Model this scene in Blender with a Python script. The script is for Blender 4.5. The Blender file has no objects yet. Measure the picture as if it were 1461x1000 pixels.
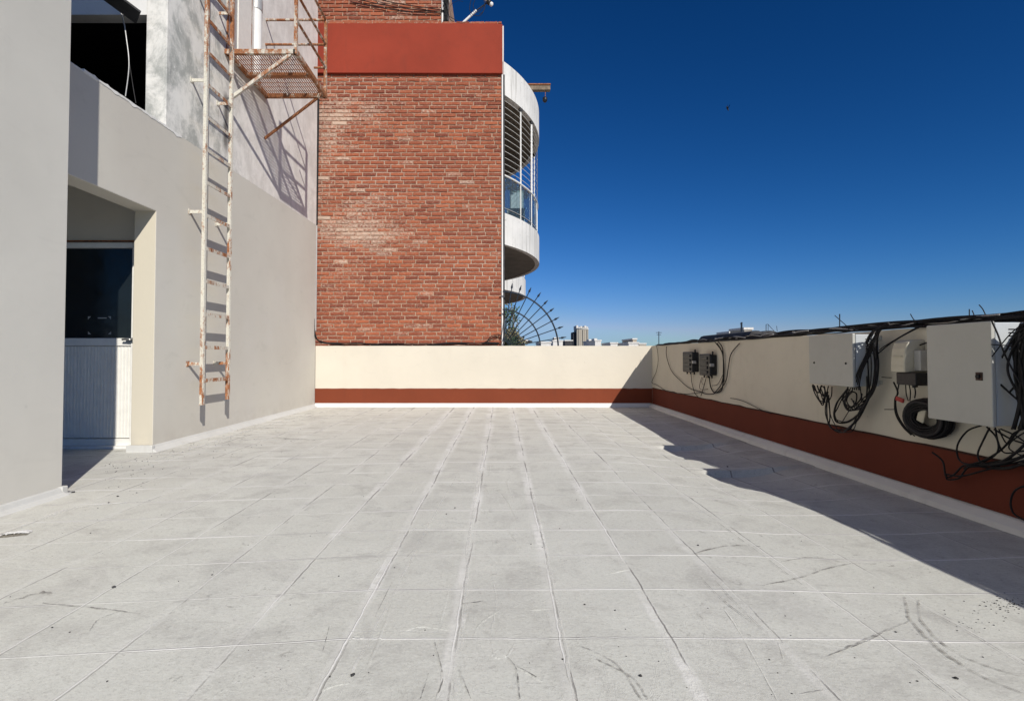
import bpy, bmesh, math, random
from mathutils import Vector, Matrix, noise
R = math.radians
random.seed(7)
sc = bpy.context.scene
C = sc.collection

# ------------------------------------------------------------------ camera
CH, F, PX, PY, PITCH = 0.95, 750.0, 715.0, 490.0, R(1.39)
cd = bpy.data.cameras.new('camera'); cam = bpy.data.objects.new('camera', cd); C.objects.link(cam)
cam.location = (0, 0, CH); cam.rotation_euler = (math.pi/2 + PITCH, 0, 0)
cd.sensor_width = 36; cd.lens = 36*F/1461
cd.shift_x = (730.5-PX)/1461; cd.shift_y = -(500-PY)/1461
cd.clip_start = 0.05; cd.clip_end = 6000
sc.camera = cam

def ray(px, py):
    dx, dz = (px-PX)/F, (PY-py)/F
    return Vector((dx, math.cos(PITCH)-dz*math.sin(PITCH), math.sin(PITCH)+dz*math.cos(PITCH)))
def aty(px, py, Y):        # measured point on a plane Y = const
    d = ray(px, py); return Vector((0, 0, CH)) + d*(Y/d.y)
def atx(px, py, X):        # measured point on a plane X = const
    d = ray(px, py); return Vector((0, 0, CH)) + d*(X/d.x)
def atz(px, py, Z=0.0):
    d = ray(px, py); return Vector((0, 0, CH)) + d*((Z-CH)/d.z)

# ------------------------------------------------------------------ node helpers
class NT:
    def __init__(s, name):
        s.m = bpy.data.materials.new(name); s.m.use_nodes = True
        s.t = s.m.node_tree; s.b = s.t.nodes['Principled BSDF']
        s.geo = s.t.nodes.new('ShaderNodeNewGeometry')
        s.P = s.geo.outputs['Position']
    def n(s, typ, **kw):
        nd = s.t.nodes.new(typ)
        for k, v in kw.items(): setattr(nd, k, v)
        return nd
    def link(s, a, b): s.t.links.new(a, b)
    def put(s, sock, v):
        if isinstance(v, bpy.types.NodeSocket): s.link(v, sock)
        elif isinstance(v, (tuple, list)) and len(v) == 3 and sock.type == 'RGBA': sock.default_value = (*v, 1)
        else: sock.default_value = v
    def math(s, op, a, b=0.0, c=0.0, clamp=False):
        nd = s.n('ShaderNodeMath', operation=op, use_clamp=clamp)
        s.put(nd.inputs[0], a); s.put(nd.inputs[1], b); s.put(nd.inputs[2], c)
        return nd.outputs[0]
    def sep(s, v):
        nd = s.n('ShaderNodeSeparateXYZ'); s.link(v, nd.inputs[0]); return nd.outputs
    def comb(s, x, y, z):
        nd = s.n('ShaderNodeCombineXYZ')
        for i, v in enumerate((x, y, z)): s.put(nd.inputs[i], v)
        return nd.outputs[0]
    def scale(s, v, sc3):
        nd = s.n('ShaderNodeVectorMath', operation='MULTIPLY'); s.link(v, nd.inputs[0]); nd.inputs[1].default_value = sc3
        return nd.outputs[0]
    def noise(s, scale, detail=4, rough=.55, v=None, dist=0.0):
        nd = s.n('ShaderNodeTexNoise'); s.link(v or s.P, nd.inputs['Vector'])
        nd.inputs['Scale'].default_value = scale; nd.inputs['Detail'].default_value = detail
        nd.inputs['Roughness'].default_value = rough; nd.inputs['Distortion'].default_value = dist
        return nd.outputs['Fac']
    def voro(s, scale, v=None, feature='F1', rnd=1.0):
        nd = s.n('ShaderNodeTexVoronoi', feature=feature); s.link(v or s.P, nd.inputs['Vector'])
        nd.inputs['Scale'].default_value = scale; nd.inputs['Randomness'].default_value = rnd
        return nd.outputs['Distance']
    def ramp(s, f, lo, hi, a=0.0, b=1.0, smooth=True):
        nd = s.n('ShaderNodeMapRange'); nd.interpolation_type = 'SMOOTHSTEP' if smooth else 'LINEAR'; nd.clamp = True
        s.put(nd.inputs[0], f); s.put(nd.inputs[1], lo); s.put(nd.inputs[2], hi); s.put(nd.inputs[3], a); s.put(nd.inputs[4], b)
        return nd.outputs[0]
    def mix(s, f, a, b, blend='MIX'):
        nd = s.n('ShaderNodeMix', data_type='RGBA', blend_type=blend)
        s.put(nd.inputs[0], f); s.put(nd.inputs[6], a); s.put(nd.inputs[7], b)
        return nd.outputs[2]
    def bump(s, h, strength=.5, dist=.01, prev=None):
        nd = s.n('ShaderNodeBump'); s.link(h, nd.inputs['Height']); nd.inputs['Strength'].default_value = strength
        nd.inputs['Distance'].default_value = dist
        if prev: s.link(prev, nd.inputs['Normal'])
        return nd.outputs[0]
    def out(s, col, rough=.8, bump=None, metal=0.0, spec=.5):
        s.put(s.b.inputs['Base Color'], col); s.put(s.b.inputs['Roughness'], rough)
        s.put(s.b.inputs['Metallic'], metal); s.b.inputs['Specular IOR Level'].default_value = spec
        if bump: s.link(bump, s.b.inputs['Normal'])
        return s.m

def simple(name, col, rough=.6, var=.12, nscale=8, bump=.15, metal=0.0, spec=.4, dirt=None):
    s = NT(name); n1 = s.noise(nscale, 5, .6); n2 = s.noise(nscale*6, 3, .6)
    lo = tuple(c*(1-var) for c in col); hi = tuple(min(1, c*(1+var)) for c in col)
    c = s.mix(s.ramp(n1, .3, .7), lo, hi)
    if dirt: c = s.mix(s.ramp(s.noise(nscale*1.7, 6, .7), .55, .75, 0, .7), c, dirt)
    return s.out(c, s.ramp(n2, .3, .7, max(.02, rough-.08), min(1, rough+.08)), s.bump(n2, bump, .004), metal, spec)

# ------------------------------------------------------------------ mesh helpers
class MB:
    def __init__(s): s.v = []; s.f = []; s.sm = []
    def add(s, vs, fs, smooth=False):
        o = len(s.v); s.v += [tuple(v) for v in vs]
        for f in fs: s.f.append(tuple(i+o for i in f)); s.sm.append(smooth)
    def box(s, x0, x1, y0, y1, z0, z1):
        s.obox(Vector(((x0+x1)/2, (y0+y1)/2, (z0+z1)/2)), (abs(x1-x0)/2, abs(y1-y0)/2, abs(z1-z0)/2)); return s
    def obox(s, c, h, M=None):
        M = M or Matrix.Identity(3)
        vs = [Vector(c) + M @ Vector((a*h[0], b*h[1], d*h[2])) for a in (-1, 1) for b in (-1, 1) for d in (-1, 1)]
        s.add(vs, [(0, 1, 3, 2), (4, 6, 7, 5), (0, 4, 5, 1), (2, 3, 7, 6), (0, 2, 6, 4), (1, 5, 7, 3)]); return s
    def bar(s, a, b, w, t, up=(0, 0, 1)):
        a = Vector(a); b = Vector(b); d = (b-a); L = d.length; d.normalize()
        u = Vector(up); sd = d.cross(u)
        if sd.length < 1e-4: sd = d.cross(Vector((1, 0, 0)))
        sd.normalize(); u = sd.cross(d).normalized()
        M = Matrix((d, sd, u)).transposed()
        return s.obox((a+b)/2, (L/2, w/2, t/2), M)
    def tube(s, pts, r, n=8, closed=False, cap=True):
        pts = [Vector(p) for p in pts]; m = len(pts); rings = []
        prev = None
        for i, p in enumerate(pts):
            if closed: t = pts[(i+1) % m]-pts[i-1]
            else: t = pts[min(i+1, m-1)]-pts[max(i-1, 0)]
            if t.length < 1e-9: t = Vector((0, 0, 1))
            t.normalize()
            if prev is None:
                u = t.cross(Vector((0, 0, 1)))
                if u.length < .1: u = t.cross(Vector((1, 0, 0)))
            else: u = prev - t*prev.dot(t)
            if u.length < 1e-6: u = t.orthogonal()
            u.normalize(); prev = u; w = t.cross(u)
            rr = r[i] if isinstance(r, (list, tuple)) else r
            rings.append([p + (u*math.cos(2*math.pi*k/n) + w*math.sin(2*math.pi*k/n))*rr for k in range(n)])
        vs = [v for rg in rings for v in rg]; fs = []
        for i in range(m if closed else m-1):
            j = (i+1) % m
            for k in range(n): fs.append((i*n+k, i*n+(k+1) % n, j*n+(k+1) % n, j*n+k))
        s.add(vs, fs, True)
        if cap and not closed:
            s.add(rings[0], [tuple(range(n))[::-1]]); s.add(rings[-1], [tuple(range(n))])
        return s
    def prism(s, poly, fn0, fn1):     # poly of 2D points, fn0/fn1 map them to 3D
        a = [Vector(fn0(p)) for p in poly]; b = [Vector(fn1(p)) for p in poly]; n = len(poly)
        s.add(a+b, [tuple(range(n)), tuple(range(2*n-1, n-1, -1))] + [(i, i+n, (i+1) % n+n, (i+1) % n) for i in range(n)])
        return s
    def lathe(s, prof, c, axis='z', n=20):
        vs = []
        for r, h in prof:
            for k in range(n):
                a = 2*math.pi*k/n; x, y = r*math.cos(a), r*math.sin(a)
                vs.append(Vector(c) + (Vector((x, y, h)) if axis == 'z' else Vector((h, x, y))))
        m = len(prof)
        s.add(vs, [(i*n+k, i*n+(k+1) % n, (i+1)*n+(k+1) % n, (i+1)*n+k) for i in range(m-1) for k in range(n)], True)
        s.add(vs[:n], [tuple(range(n))[::-1]]); s.add(vs[-n:], [tuple(range(n))])
        return s
    def build(s, name, mat, parent=None, bevel=0.0, seg=2, label=None):
        me = bpy.data.meshes.new(name); me.from_pydata(s.v, [], s.f); me.validate()
        for p, q in zip(me.polygons, s.sm): p.use_smooth = q
        bm = bmesh.new(); bm.from_mesh(me); bmesh.ops.recalc_face_normals(bm, faces=bm.faces)
        bm.to_mesh(me); bm.free()
        me.materials.append(mat)
        o = bpy.data.objects.new(name, me); C.objects.link(o)
        if parent:
            o.parent = parent
            inv = Matrix.Translation(-abs_loc(parent)); me.transform(inv)
        if bevel:
            b = o.modifiers.new('bevel', 'BEVEL'); b.width = bevel; b.segments = seg; b.limit_method = 'ANGLE'; b.angle_limit = R(40)
        if label: o['label'] = label
        return o

def abs_loc(o):
    v = Vector(o.location)
    while o.parent: o = o.parent; v += Vector(o.location)
    return v
def tag(o, label, cat, group=None, kind=None):
    if label: o['label'] = label
    if cat: o['category'] = cat
    if group: o['group'] = group
    if kind: o['kind'] = kind
    return o
def thing(name, label, cat, loc=(0, 0, 0), group=None):
    o = bpy.data.objects.new(name, None); o.empty_display_size = .2; C.objects.link(o); o.location = loc
    return tag(o, label, cat, group)
def copy_tree(o, parent=None):
    c = o.copy(); C.objects.link(c)
    if parent: c.parent = parent
    for ch in list(o.children): copy_tree(ch, c)
    return c
def smooth(pts, k=6, closed=False):
    pts = [Vector(p) for p in pts]; n = len(pts); out = []
    rng = range(n if closed else n-1)
    for i in rng:
        if closed: p0, p1, p2, p3 = pts[i-1], pts[i], pts[(i+1) % n], pts[(i+2) % n]
        else: p0, p1, p2, p3 = pts[max(i-1, 0)], pts[i], pts[i+1], pts[min(i+2, n-1)]
        for j in range(k):
            t = j/k; t2 = t*t; t3 = t2*t
            out.append(.5*((2*p1)+(p2-p0)*t+(2*p0-5*p1+4*p2-p3)*t2+(3*p1-p0-3*p2+p3)*t3))
    if not closed: out.append(pts[-1])
    return out

# ------------------------------------------------------------------ layout numbers (metres)
XL, XR, YB = -3.5, 2.84, 9.9          # left wall, right wall, rear wall faces
TH = 0.22
WT = 1.145                            # parapet height
NX, NY = -3.03, 3.65                  # near wall face and its far corner

# ------------------------------------------------------------------ materials
def mat_floor():
    s = NT('roof_membrane'); x, y, z = s.sep(s.P)
    wob = s.math('MULTIPLY', s.math('ADD', s.math('MULTIPLY', s.math('SUBTRACT', s.noise(1.1, 2), .5), .5), s.math('MULTIPLY', s.math('SUBTRACT', s.noise(14, 3), .5), .14)), .05)
    wob2 = s.math('MULTIPLY', s.math('ADD', s.math('MULTIPLY', s.math('SUBTRACT', s.noise(1.0, 2, v=s.scale(s.P, (1, .8, 1))), .5), .9), s.math('MULTIPLY', s.math('SUBTRACT', s.noise(11, 4), .5), .28)), .05)
    # rows (lines across) tilt a little on the left
    yr = s.math('SUBTRACT', y, s.math('MULTIPLY', s.math('MINIMUM', s.math('ADD', x, .5), 0), .11))
    yr = s.math('ADD', yr, wob)
    rf = s.math('DIVIDE', s.math('SUBTRACT', yr, 1.80), .37)
    ri = s.math('ROUND', rf); rd = s.math('MULTIPLY', s.math('ABSOLUTE', s.math('SUBTRACT', rf, ri)), .37)
    xc = s.math('ADD', x, wob2)
    cf = s.math('DIVIDE', s.math('ADD', xc, .154), .362)
    ci = s.math('ROUND', cf); cs = s.math('MULTIPLY', s.math('SUBTRACT', cf, ci), .362); cdn = s.math('ABSOLUTE', cs)
    # per-line strength broken up along its length
    rb = s.ramp(s.noise(1.0, 3, v=s.comb(s.math('MULTIPLY', x, 1.1), s.math('MULTIPLY', ri, 7.3), 0)), .38, .66)
    cb = s.ramp(s.noise(1.0, 3, v=s.comb(s.math('MULTIPLY', ci, 9.1), s.math('MULTIPLY', y, .9), 4)), .38, .62)
    cb2 = s.ramp(s.noise(1.0, 4, v=s.comb(s.math('MULTIPLY', ci, 5.7), s.math('MULTIPLY', y, 1.6), 9)), .42, .62)
    centre = s.ramp(s.math('ABSOLUTE', s.math('ADD', x, .1)), .5, 1.3, 1.0, .25)
    # line widths grow with distance so that joints still read far off
    wgrow = s.math('ADD', 1.0, s.math('MULTIPLY', s.math('MAXIMUM', s.math('SUBTRACT', y, 2), 0), .35))
    def line(d, w):
        return s.ramp(s.math('DIVIDE', d, wgrow), w*.35, w, 1, 0)
    rowl = s.math('MULTIPLY', line(rd, .0058), s.math('ADD', s.math('MULTIPLY', s.math('MAXIMUM', rb, s.ramp(x, .3, .9, 0, .8)), .7), .3))
    roww = s.math('MULTIPLY', line(rd, .022), s.math('MULTIPLY', rb, .16))
    colw = s.math('MULTIPLY', s.math('MULTIPLY', line(s.math('ABSOLUTE', s.math('ADD', cs, .010)), .030), centre), s.math('ADD', s.math('MULTIPLY', s.math('MULTIPLY', cb2, s.ramp(s.noise(16, 5, .7), .38, .6, .25, 1)), .55), .13))
    coll = s.math('MULTIPLY', line(s.math('ABSOLUTE', s.math('ADD', cs, .004)), .0042), s.math('MULTIPLY', cb, s.math('ADD', .35, s.math('MULTIPLY', centre, .6))))
    cold = s.math('MULTIPLY', line(s.math('ABSOLUTE', s.math('SUBTRACT', cs, .0035)), .0042), s.math('SUBTRACT', 1, s.math('MULTIPLY', cb, .5)))
    coldb = s.ramp(s.noise(1.0, 5, .7, v=s.comb(s.math('MULTIPLY', ci, 3.1), s.math('MULTIPLY', y, 2.3), 2)), .40, .60)
    cold = s.math('MULTIPLY', cold, coldb)
    rowd = s.math('MULTIPLY', line(s.math('ABSOLUTE', s.math('SUBTRACT', rd, .005)), .0035), s.math('MULTIPLY', s.ramp(s.noise(1.3, 4, v=s.comb(x, s.math('MULTIPLY', ri, 3.3), 7)), .45, .62), .5))
    big = s.noise(.55, 4, .6); mid = s.noise(3.5, 7, .68, dist=.6); fine = s.noise(38, 6, .75)
    base = s.mix(s.ramp(big, .3, .7), (.555, .562, .518), (.61, .62, .58))
    warm = s.ramp(y, 3.0, 7.5, 0, .75)
    leftw = s.ramp(x, -1.0, -3.2, 0, .6)
    base = s.mix(s.math('MULTIPLY', s.math('MAXIMUM', warm, leftw), s.ramp(mid, .35, .65, .4, 1)), base, (.64, .62, .545))
    base = s.mix(s.ramp(mid, .46, .70, 0, .55), base, (.355, .35, .33))
    patch = s.noise(1.5, 5, .65, dist=.4); base = s.mix(s.ramp(patch, .5, .68, 0, .30), base, (.37, .365, .35))
    smg = s.noise(7, 4, .6, dist=1.5); base = s.mix(s.math('MULTIPLY', s.ramp(smg, .62, .72, 0, .5), s.ramp(s.noise(1.2, 3), .45, .6)), base, (.25, .245, .235))
    base = s.mix(s.ramp(fine, .54, .76, 0, .45), base, (.30, .29, .28))
    st = s.noise(5.0, 6, .7, v=s.scale(s.P, (.5, 3.2, 1)), dist=1.2)          # streaks running across
    base = s.mix(s.ramp(st, .58, .74, 0, .33), base, (.27, .26, .25))
    st2 = s.noise(2.2, 6, .72, v=s.scale(s.P, (2.8, .6, 1)), dist=1.0)
    base = s.mix(s.ramp(st2, .57, .75, 0, .28), base, (.66, .65, .62))
    lightp = s.ramp(s.noise(9, 5, .7), .56, .72, 0, .3)
    base = s.mix(lightp, base, (.66, .65, .62))
    wn = s.n('ShaderNodeTexWhiteNoise', noise_dimensions='2D'); s.link(s.comb(ri, s.math('FLOOR', cf), 0), wn.inputs['Vector'])
    base = s.mix(s.math('MULTIPLY', wn.outputs['Value'], .16), base, (.40, .395, .375))
    g1 = s.noise(70, 5, .85, v=s.scale(s.P, (.8, 1.4, 1))); g2 = s.noise(220, 2, .6)
    base = s.mix(s.ramp(g1, .52, .66, 0, .5), base, (.33, .325, .30))
    base = s.mix(s.ramp(g1, .46, .36, 0, .45), base, (.70, .70, .675))
    base = s.mix(s.ramp(g2, .55, .7, 0, .35), base, (.30, .29, .27))
    pt = s.math('MULTIPLY', s.ramp(s.noise(20, 4, .7, dist=.5), .60, .70), s.ramp(s.noise(1.7, 3), .45, .62))
    base = s.mix(s.math('MULTIPLY', pt, .55), base, (.19, .18, .165))
    # tiny dark specks, isolated
    sp = s.n('ShaderNodeTexVoronoi', feature='F1'); s.link(s.P, sp.inputs['Vector']); sp.inputs['Scale'].default_value = 5
    spk = s.math('MULTIPLY', s.ramp(sp.outputs['Distance'], .012, .03, 1, 0), s.ramp(s.noise(4, 2), .5, .6))
    base = s.mix(s.math('MULTIPLY', spk, .85), base, (.05, .045, .04))
    sp2 = s.voro(38); spk2 = s.math('MULTIPLY', s.ramp(sp2, .08, .16, 1, 0), s.ramp(s.noise(2.3, 3), .52, .66))
    base = s.mix(s.math('MULTIPLY', spk2, .5), base, (.12, .11, .10))
    # leaf litter / grime toward the rear left corner
    grime = s.math('MULTIPLY', s.ramp(x, -1.6, -3.0), s.math('MULTIPLY', s.ramp(y, 4.3, 6.0), s.ramp(s.noise(6, 6, .75, v=s.scale(s.P, (.45, 1.8, 1))), .52, .68)))
    base = s.mix(s.math('MULTIPLY', grime, .75), base, (.17, .15, .125))
    white = s.math('MAXIMUM', s.math('MAXIMUM', rowl, roww), s.math('MAXIMUM', coll, colw), clamp=True)
    base = s.mix(white, base, (.78, .775, .76))
    base = s.mix(s.math('MULTIPLY', s.math('MAXIMUM', cold, rowd), .8), base, (.16, .15, .145))
    h = s.math('ADD', s.math('MULTIPLY', mid, .35), s.math('ADD', s.math('MULTIPLY', fine, .16), s.math('MULTIPLY', g1, .10)))
    h = s.math('ADD', h, s.math('MULTIPLY', white, .30))
    h = s.math('SUBTRACT', h, s.math('MULTIPLY', s.math('MAXIMUM', cold, rowd), .3))
    wr = s.noise(1.6, 5, .6, v=s.scale(s.P, (3, 1, 1)), dist=2.0)
    h = s.math('ADD', h, s.math('MULTIPLY', s.ramp(s.math('ABSOLUTE', s.math('SUBTRACT', wr, .5)), 0, .012, 1, 0), s.math('MULTIPLY', centre, .05)))
    return s.out(base, s.ramp(mid, .3, .7, .62, .82), s.bump(h, .7, .012), spec=.3)

def mat_plaster(name, col, var=.05, dirt=(.35, .33, .30), dirtamt=.25, bump=.25, low=None, streak=.0):
    s = NT(name); x, y, z = s.sep(s.P)
    a = s.noise(.9, 4, .55); b = s.noise(7, 5, .6); f = s.noise(90, 3, .6)
    c = s.mix(s.ramp(a, .3, .7), tuple(k*(1-var) for k in col), tuple(min(.95, k*(1+var)) for k in col))
    c = s.mix(s.ramp(b, .5, .8, 0, dirtamt*.5), c, dirt)
    v = s.scale(s.P, (6, 6, .7)); st = s.noise(1.0, 5, .65, v=v)
    c = s.mix(s.ramp(st, .56, .8, 0, dirtamt), c, dirt)
    if low is not None:   # grime near a height
        c = s.mix(s.math('MULTIPLY', s.ramp(z, low+.25, low, 0, .5), s.ramp(b, .35, .6)), c, dirt)
    sp = s.math('MULTIPLY', s.ramp(s.voro(5), .03, .07, 1, 0), s.ramp(s.noise(3, 2), .52, .6))
    c = s.mix(s.math('MULTIPLY', sp, .5), c, dirt)
    tr = s.noise(1.0, 6, .65, v=s.scale(s.P, (2.2, 2.2, 5)), dist=1.4)
    c = s.mix(s.ramp(tr, .55, .75, 0, .22), c, tuple(k*.82 for k in col))
    h = s.math('ADD', s.math('MULTIPLY', f, .25), s.math('ADD', s.math('MULTIPLY', tr, 1.2), s.math('ADD', b, s.math('MULTIPLY', a, 3))))
    return s.out(c, .85, s.bump(h, bump, .006), spec=.25)

def mat_leftwall():
    s = NT('left_wall_paint'); x, y, z = s.sep(s.P)
    a = s.noise(.8, 4, .5); b = s.noise(6, 5, .6); f = s.noise(85, 3, .6)
    low = s.mix(s.ramp(a, .3, .7), (.515, .49, .435), (.56, .54, .48))
    pk = s.noise(.5, 3); low = s.mix(s.ramp(pk, .5, .75, 0, .5), low, (.56, .545, .52))
    bv = s.noise(1.3, 6, .6, v=s.scale(s.P, (4, 4, .8))); low = s.mix(s.ramp(bv, .58, .8, 0, .25), low, (.46, .44, .40))
    sp = s.math('MULTIPLY', s.ramp(s.voro(6), .025, .06, 1, 0), s.ramp(s.noise(2.5, 2), .52, .6))
    low = s.mix(s.math('MULTIPLY', sp, .5), low, (.32, .29, .26))
    tr = s.noise(1.0, 6, .65, v=s.scale(s.P, (2.0, 2.0, 4.5)), dist=1.4); low = s.mix(s.ramp(tr, .54, .74, 0, .28), low, (.43, .415, .365))
    # weathered unpainted upper plaster
    m1 = s.noise(3.2, 9, .74, v=s.scale(s.P, (1, 1, .8)), dist=.35); m2 = s.noise(10, 7, .78, dist=.3); m3 = s.noise(1.0, 3)
    up = s.mix(s.ramp(m1, .36, .62), (.35, .36, .34), (.72, .71, .67))
    rear = s.ramp(y, 6.2, 7.4)
    up = s.mix(s.math('MULTIPLY', rear, .85), up, s.mix(s.ramp(m1, .35, .7), (.64, .61, .565), (.77, .745, .70)))
    up = s.mix(s.ramp(m2, .60, .74, 0, .5), up, (.33, .33, .33))
    up = s.mix(s.math('MULTIPLY', s.ramp(s.noise(2.6, 6, .7, v=s.scale(s.P, (9, 9, .55))), .60, .73), .55), up, (.13, .13, .13))
    up = s.mix(s.ramp(m2, .44, .30, 0, .6), up, (.83, .81, .78))
    # dark rust run below the ladder's middle bracket
    dy = s.math('ABSOLUTE', s.math('SUBTRACT', y, 6.62)); run = s.math('MULTIPLY', s.ramp(s.math('ADD', dy, s.math('MULTIPLY', m2, .10)), .06, .15, 1, 0), s.math('MULTIPLY', s.ramp(z, 3.45, 3.7), s.ramp(z, 4.35, 4.2)))
    up = s.mix(s.math('MULTIPLY', run, .85), up, (.08, .075, .07))
    # level of the paint edge
    edge = s.math('ADD', 3.345, s.math('MULTIPLY', s.math('SUBTRACT', y, 5.4), .018))
    edge = s.math('ADD', edge, s.math('MULTIPLY', s.math('SUBTRACT', s.noise(14, 4, .7), .5), .035))
    isup = s.ramp(s.math('SUBTRACT', z, edge), -.003, .003)
    c = s.mix(isup, low, up)
    ny = s.sep(s.geo.outputs['True Normal'])[1]
    c = s.mix(s.math('MULTIPLY', s.math('LESS_THAN', ny, -.5), s.math('SUBTRACT', 1, isup)), c, (.58, .535, .43))
    c = s.mix(s.math('MULTIPLY', s.ramp(z, .32, .05, 0, .4), s.ramp(b, .35, .65)), c, (.44, .41, .36))
    h = s.math('ADD', s.math('MULTIPLY', f, .25), s.math('ADD', b, s.math('MULTIPLY', a, 2)))
    h = s.math('ADD', h, s.math('MULTIPLY', s.math('MULTIPLY', m2, isup), 1.5))
    return s.out(c, .85, s.bump(h, .3, .007), spec=.25)

def mat_bricks():
    s = NT('old_brick'); x, y, z = s.sep(s.P)
    at = s.n('ShaderNodeAttribute'); at.attribute_name = 'tone'; tone = at.outputs['Fac']
    a2 = s.n('ShaderNodeAttribute'); a2.attribute_name = 'lime'; lime = a2.outputs['Fac']
    c = s.mix(tone, (.185, .050, .029), (.365, .108, .051))
    n1 = s.noise(22, 6, .7); n2 = s.noise(60, 4, .7); n3 = s.noise(.9, 4, .6)
    c = s.mix(s.ramp(n1, .45, .7, 0, .55), c, (.20, .065, .045))
    c = s.mix(s.ramp(n2, .54, .70, 0, .6), c, (.45, .29, .215))
    wh = s.math('ADD', s.math('MULTIPLY', lime, .75), s.math('MULTIPLY', s.math('SUBTRACT', n1, .5), 2.2))
    c = s.mix(s.ramp(wh, .12, .95, 0, .85), c, (.54, .42, .33))
    c = s.mix(s.ramp(n3, .5, .8, 0, .35), c, (.23, .09, .06))
    return s.out(c, .9, s.bump(s.math('ADD', n1, s.math('MULTIPLY', n2, .5)), .7, .008), spec=.2)

def mat_mortar():
    s = NT('brick_mortar'); x, y, z = s.sep(s.P)
    n1 = s.noise(18, 6, .7); n3 = s.noise(.7, 3)
    c = s.mix(s.ramp(n1, .35, .65), (.26, .15, .105), (.43, .295, .21))
    c = s.mix(s.ramp(n3, .45, .7, 0, .5), c, (.46, .36, .29))
    return s.out(c, .95, s.bump(n1, .6, .006), spec=.15)

def mat_rust(name='rusty_white_paint', amt=.5, paint=(.62, .60, .52)):
    s = NT(name)
    n1 = s.noise(5, 8, .72, v=s.scale(s.P, (2.2, 2.2, .9))); n2 = s.noise(45, 5, .75); n3 = s.noise(1.1, 2)
    f = s.math('ADD', s.math('MULTIPLY', n1, .62), s.math('ADD', s.math('MULTIPLY', n2, .22), s.math('MULTIPLY', n3, .16)))
    z = s.sep(s.P)[2]
    f = s.math('ADD', f, s.math('ADD', s.ramp(z, 1.4, .7, 0, .055), s.ramp(z, 3.9, 4.7, 0, .06)))
    k = s.ramp(f, .55-.1*amt, .64-.1*amt)
    rust = s.mix(s.ramp(n2, .35, .65), (.16, .058, .024), (.40, .17, .075))
    pc = s.mix(s.ramp(n2, .4, .7), paint, tuple(c*.78 for c in paint))
    return s.out(s.mix(k, pc, rust), s.ramp(k, 0, 1, .5, .9), s.bump(s.math('ADD', n2, k), .5, .003), spec=.35)

def mat_streaky(name, col=(.72, .71, .68)):
    s = NT(name)
    v = s.noise(1.0, 5, .65, v=s.scale(s.P, (9, 9, .6))); b = s.noise(14, 6, .7); l = s.noise(2.2, 4)
    c = s.mix(s.ramp(l, .3, .7), col, tuple(k*.88 for k in col))
    c = s.mix(s.ramp(v, .50, .68, 0, .7), c, (.34, .33, .30))
    c = s.mix(s.ramp(b, .60, .72, 0, .6), c, (.14, .135, .12))
    return s.out(c, .85, s.bump(b, .4, .006), spec=.25)

M = {}
M['floor'] = mat_floor()
M['left'] = mat_leftwall()
M['near'] = mat_plaster('near_wall_paint', (.56, .545, .495), .035, (.45, .44, .40), .16, .2)
M['cream'] = mat_plaster('cream_paint', (.61, .565, .475), .04, (.45, .40, .33), .14, .22)
M['cream_r'] = mat_plaster('cream_paint_side', (.62, .575, .475), .05, (.40, .35, .28), .30, .25)
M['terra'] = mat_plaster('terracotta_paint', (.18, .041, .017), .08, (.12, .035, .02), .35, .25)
M['terra_shaded'] = mat_plaster('terracotta_paint_shaded', (.135, .029, .0145), .10, (.08, .022, .013), .35, .3)  # darker copy of the terracotta, right wall's shade put into the colour
M['redband'] = mat_plaster('red_band_paint', (.255, .039, .020), .10, (.16, .035, .022), .45, .3)
M['kerb'] = mat_plaster('white_kerb_paint', (.70, .695, .67), .05, (.36, .34, .31), .4, .4)
M['bricks'] = mat_bricks(); M['mortar'] = mat_mortar()
M['rust'] = mat_rust(); M['rust_hi'] = mat_rust('rusty_platform_metal', .75, (.58, .55, .47)); M['rust_dark'] = mat_rust('dark_rusty_metal', 2.6, (.30, .25, .2))
M['kerb2'] = mat_plaster('floor_kerb_paint', (.54, .54, .515), .06, (.36, .34, .31), .4, .5)
M['streaky'] = mat_streaky('weathered_white_concrete')
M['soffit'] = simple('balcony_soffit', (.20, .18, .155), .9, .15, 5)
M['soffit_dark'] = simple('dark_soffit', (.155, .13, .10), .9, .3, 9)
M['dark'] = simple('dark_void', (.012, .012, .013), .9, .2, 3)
M['glass'] = simple('dark_door_glass', (.010, .014, .016), .12, .1, 2, .02, 0, .28)
M['alu'] = simple('white_aluminium', (.74, .73, .68), .4, .04, 12, .05, 0, .5)
M['alu_grey'] = simple('grey_aluminium', (.42, .42, .41), .4, .06, 12, .05, .3)
M['sticker'] = simple('pale_sticker', (.33, .34, .33), .6, .05)
M['steel'] = simple('dull_steel', (.30, .30, .29), .35, .15, 20, .1, .8)
M['black'] = simple('black_cable_sheath', (.010, .010, .011), .6, .3, 20, .2, 0, .22)
M['black2'] = simple('sunbleached_cable_sheath', (.026, .025, .026), .6, .3, 12, .2, 0, .25)
M['rubber'] = simple('black_plastic', (.012, .012, .014), .45, .25, 12, .1, 0, .4)
M['cab'] = simple('cabinet_grey_paint', (.42, .42, .385), .45, .03, 4, .05, 0, .4, (.38, .37, .34))
M['cab_in'] = simple('cabinet_side_paint', (.43, .46, .48), .45, .04, 6, .05, 0, .4)
M['beige'] = simple('aged_beige_plastic', (.52, .49, .39), .5, .06, 9, .1, 0, .4, (.40, .36, .27))
M['red'] = simple('red_tape', (.35, .03, .025), .5)
M['pipe'] = mat_plaster('white_pipe_paint', (.72, .72, .70), .05, (.35, .33, .30), .35, .15)
M['fan'] = simple('blue_black_iron', (.014, .024, .040), .5, .2, 20, .1, .2)
M['wood'] = simple('weathered_timber', (.20, .155, .11), .85, .3, 14, .4)
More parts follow.
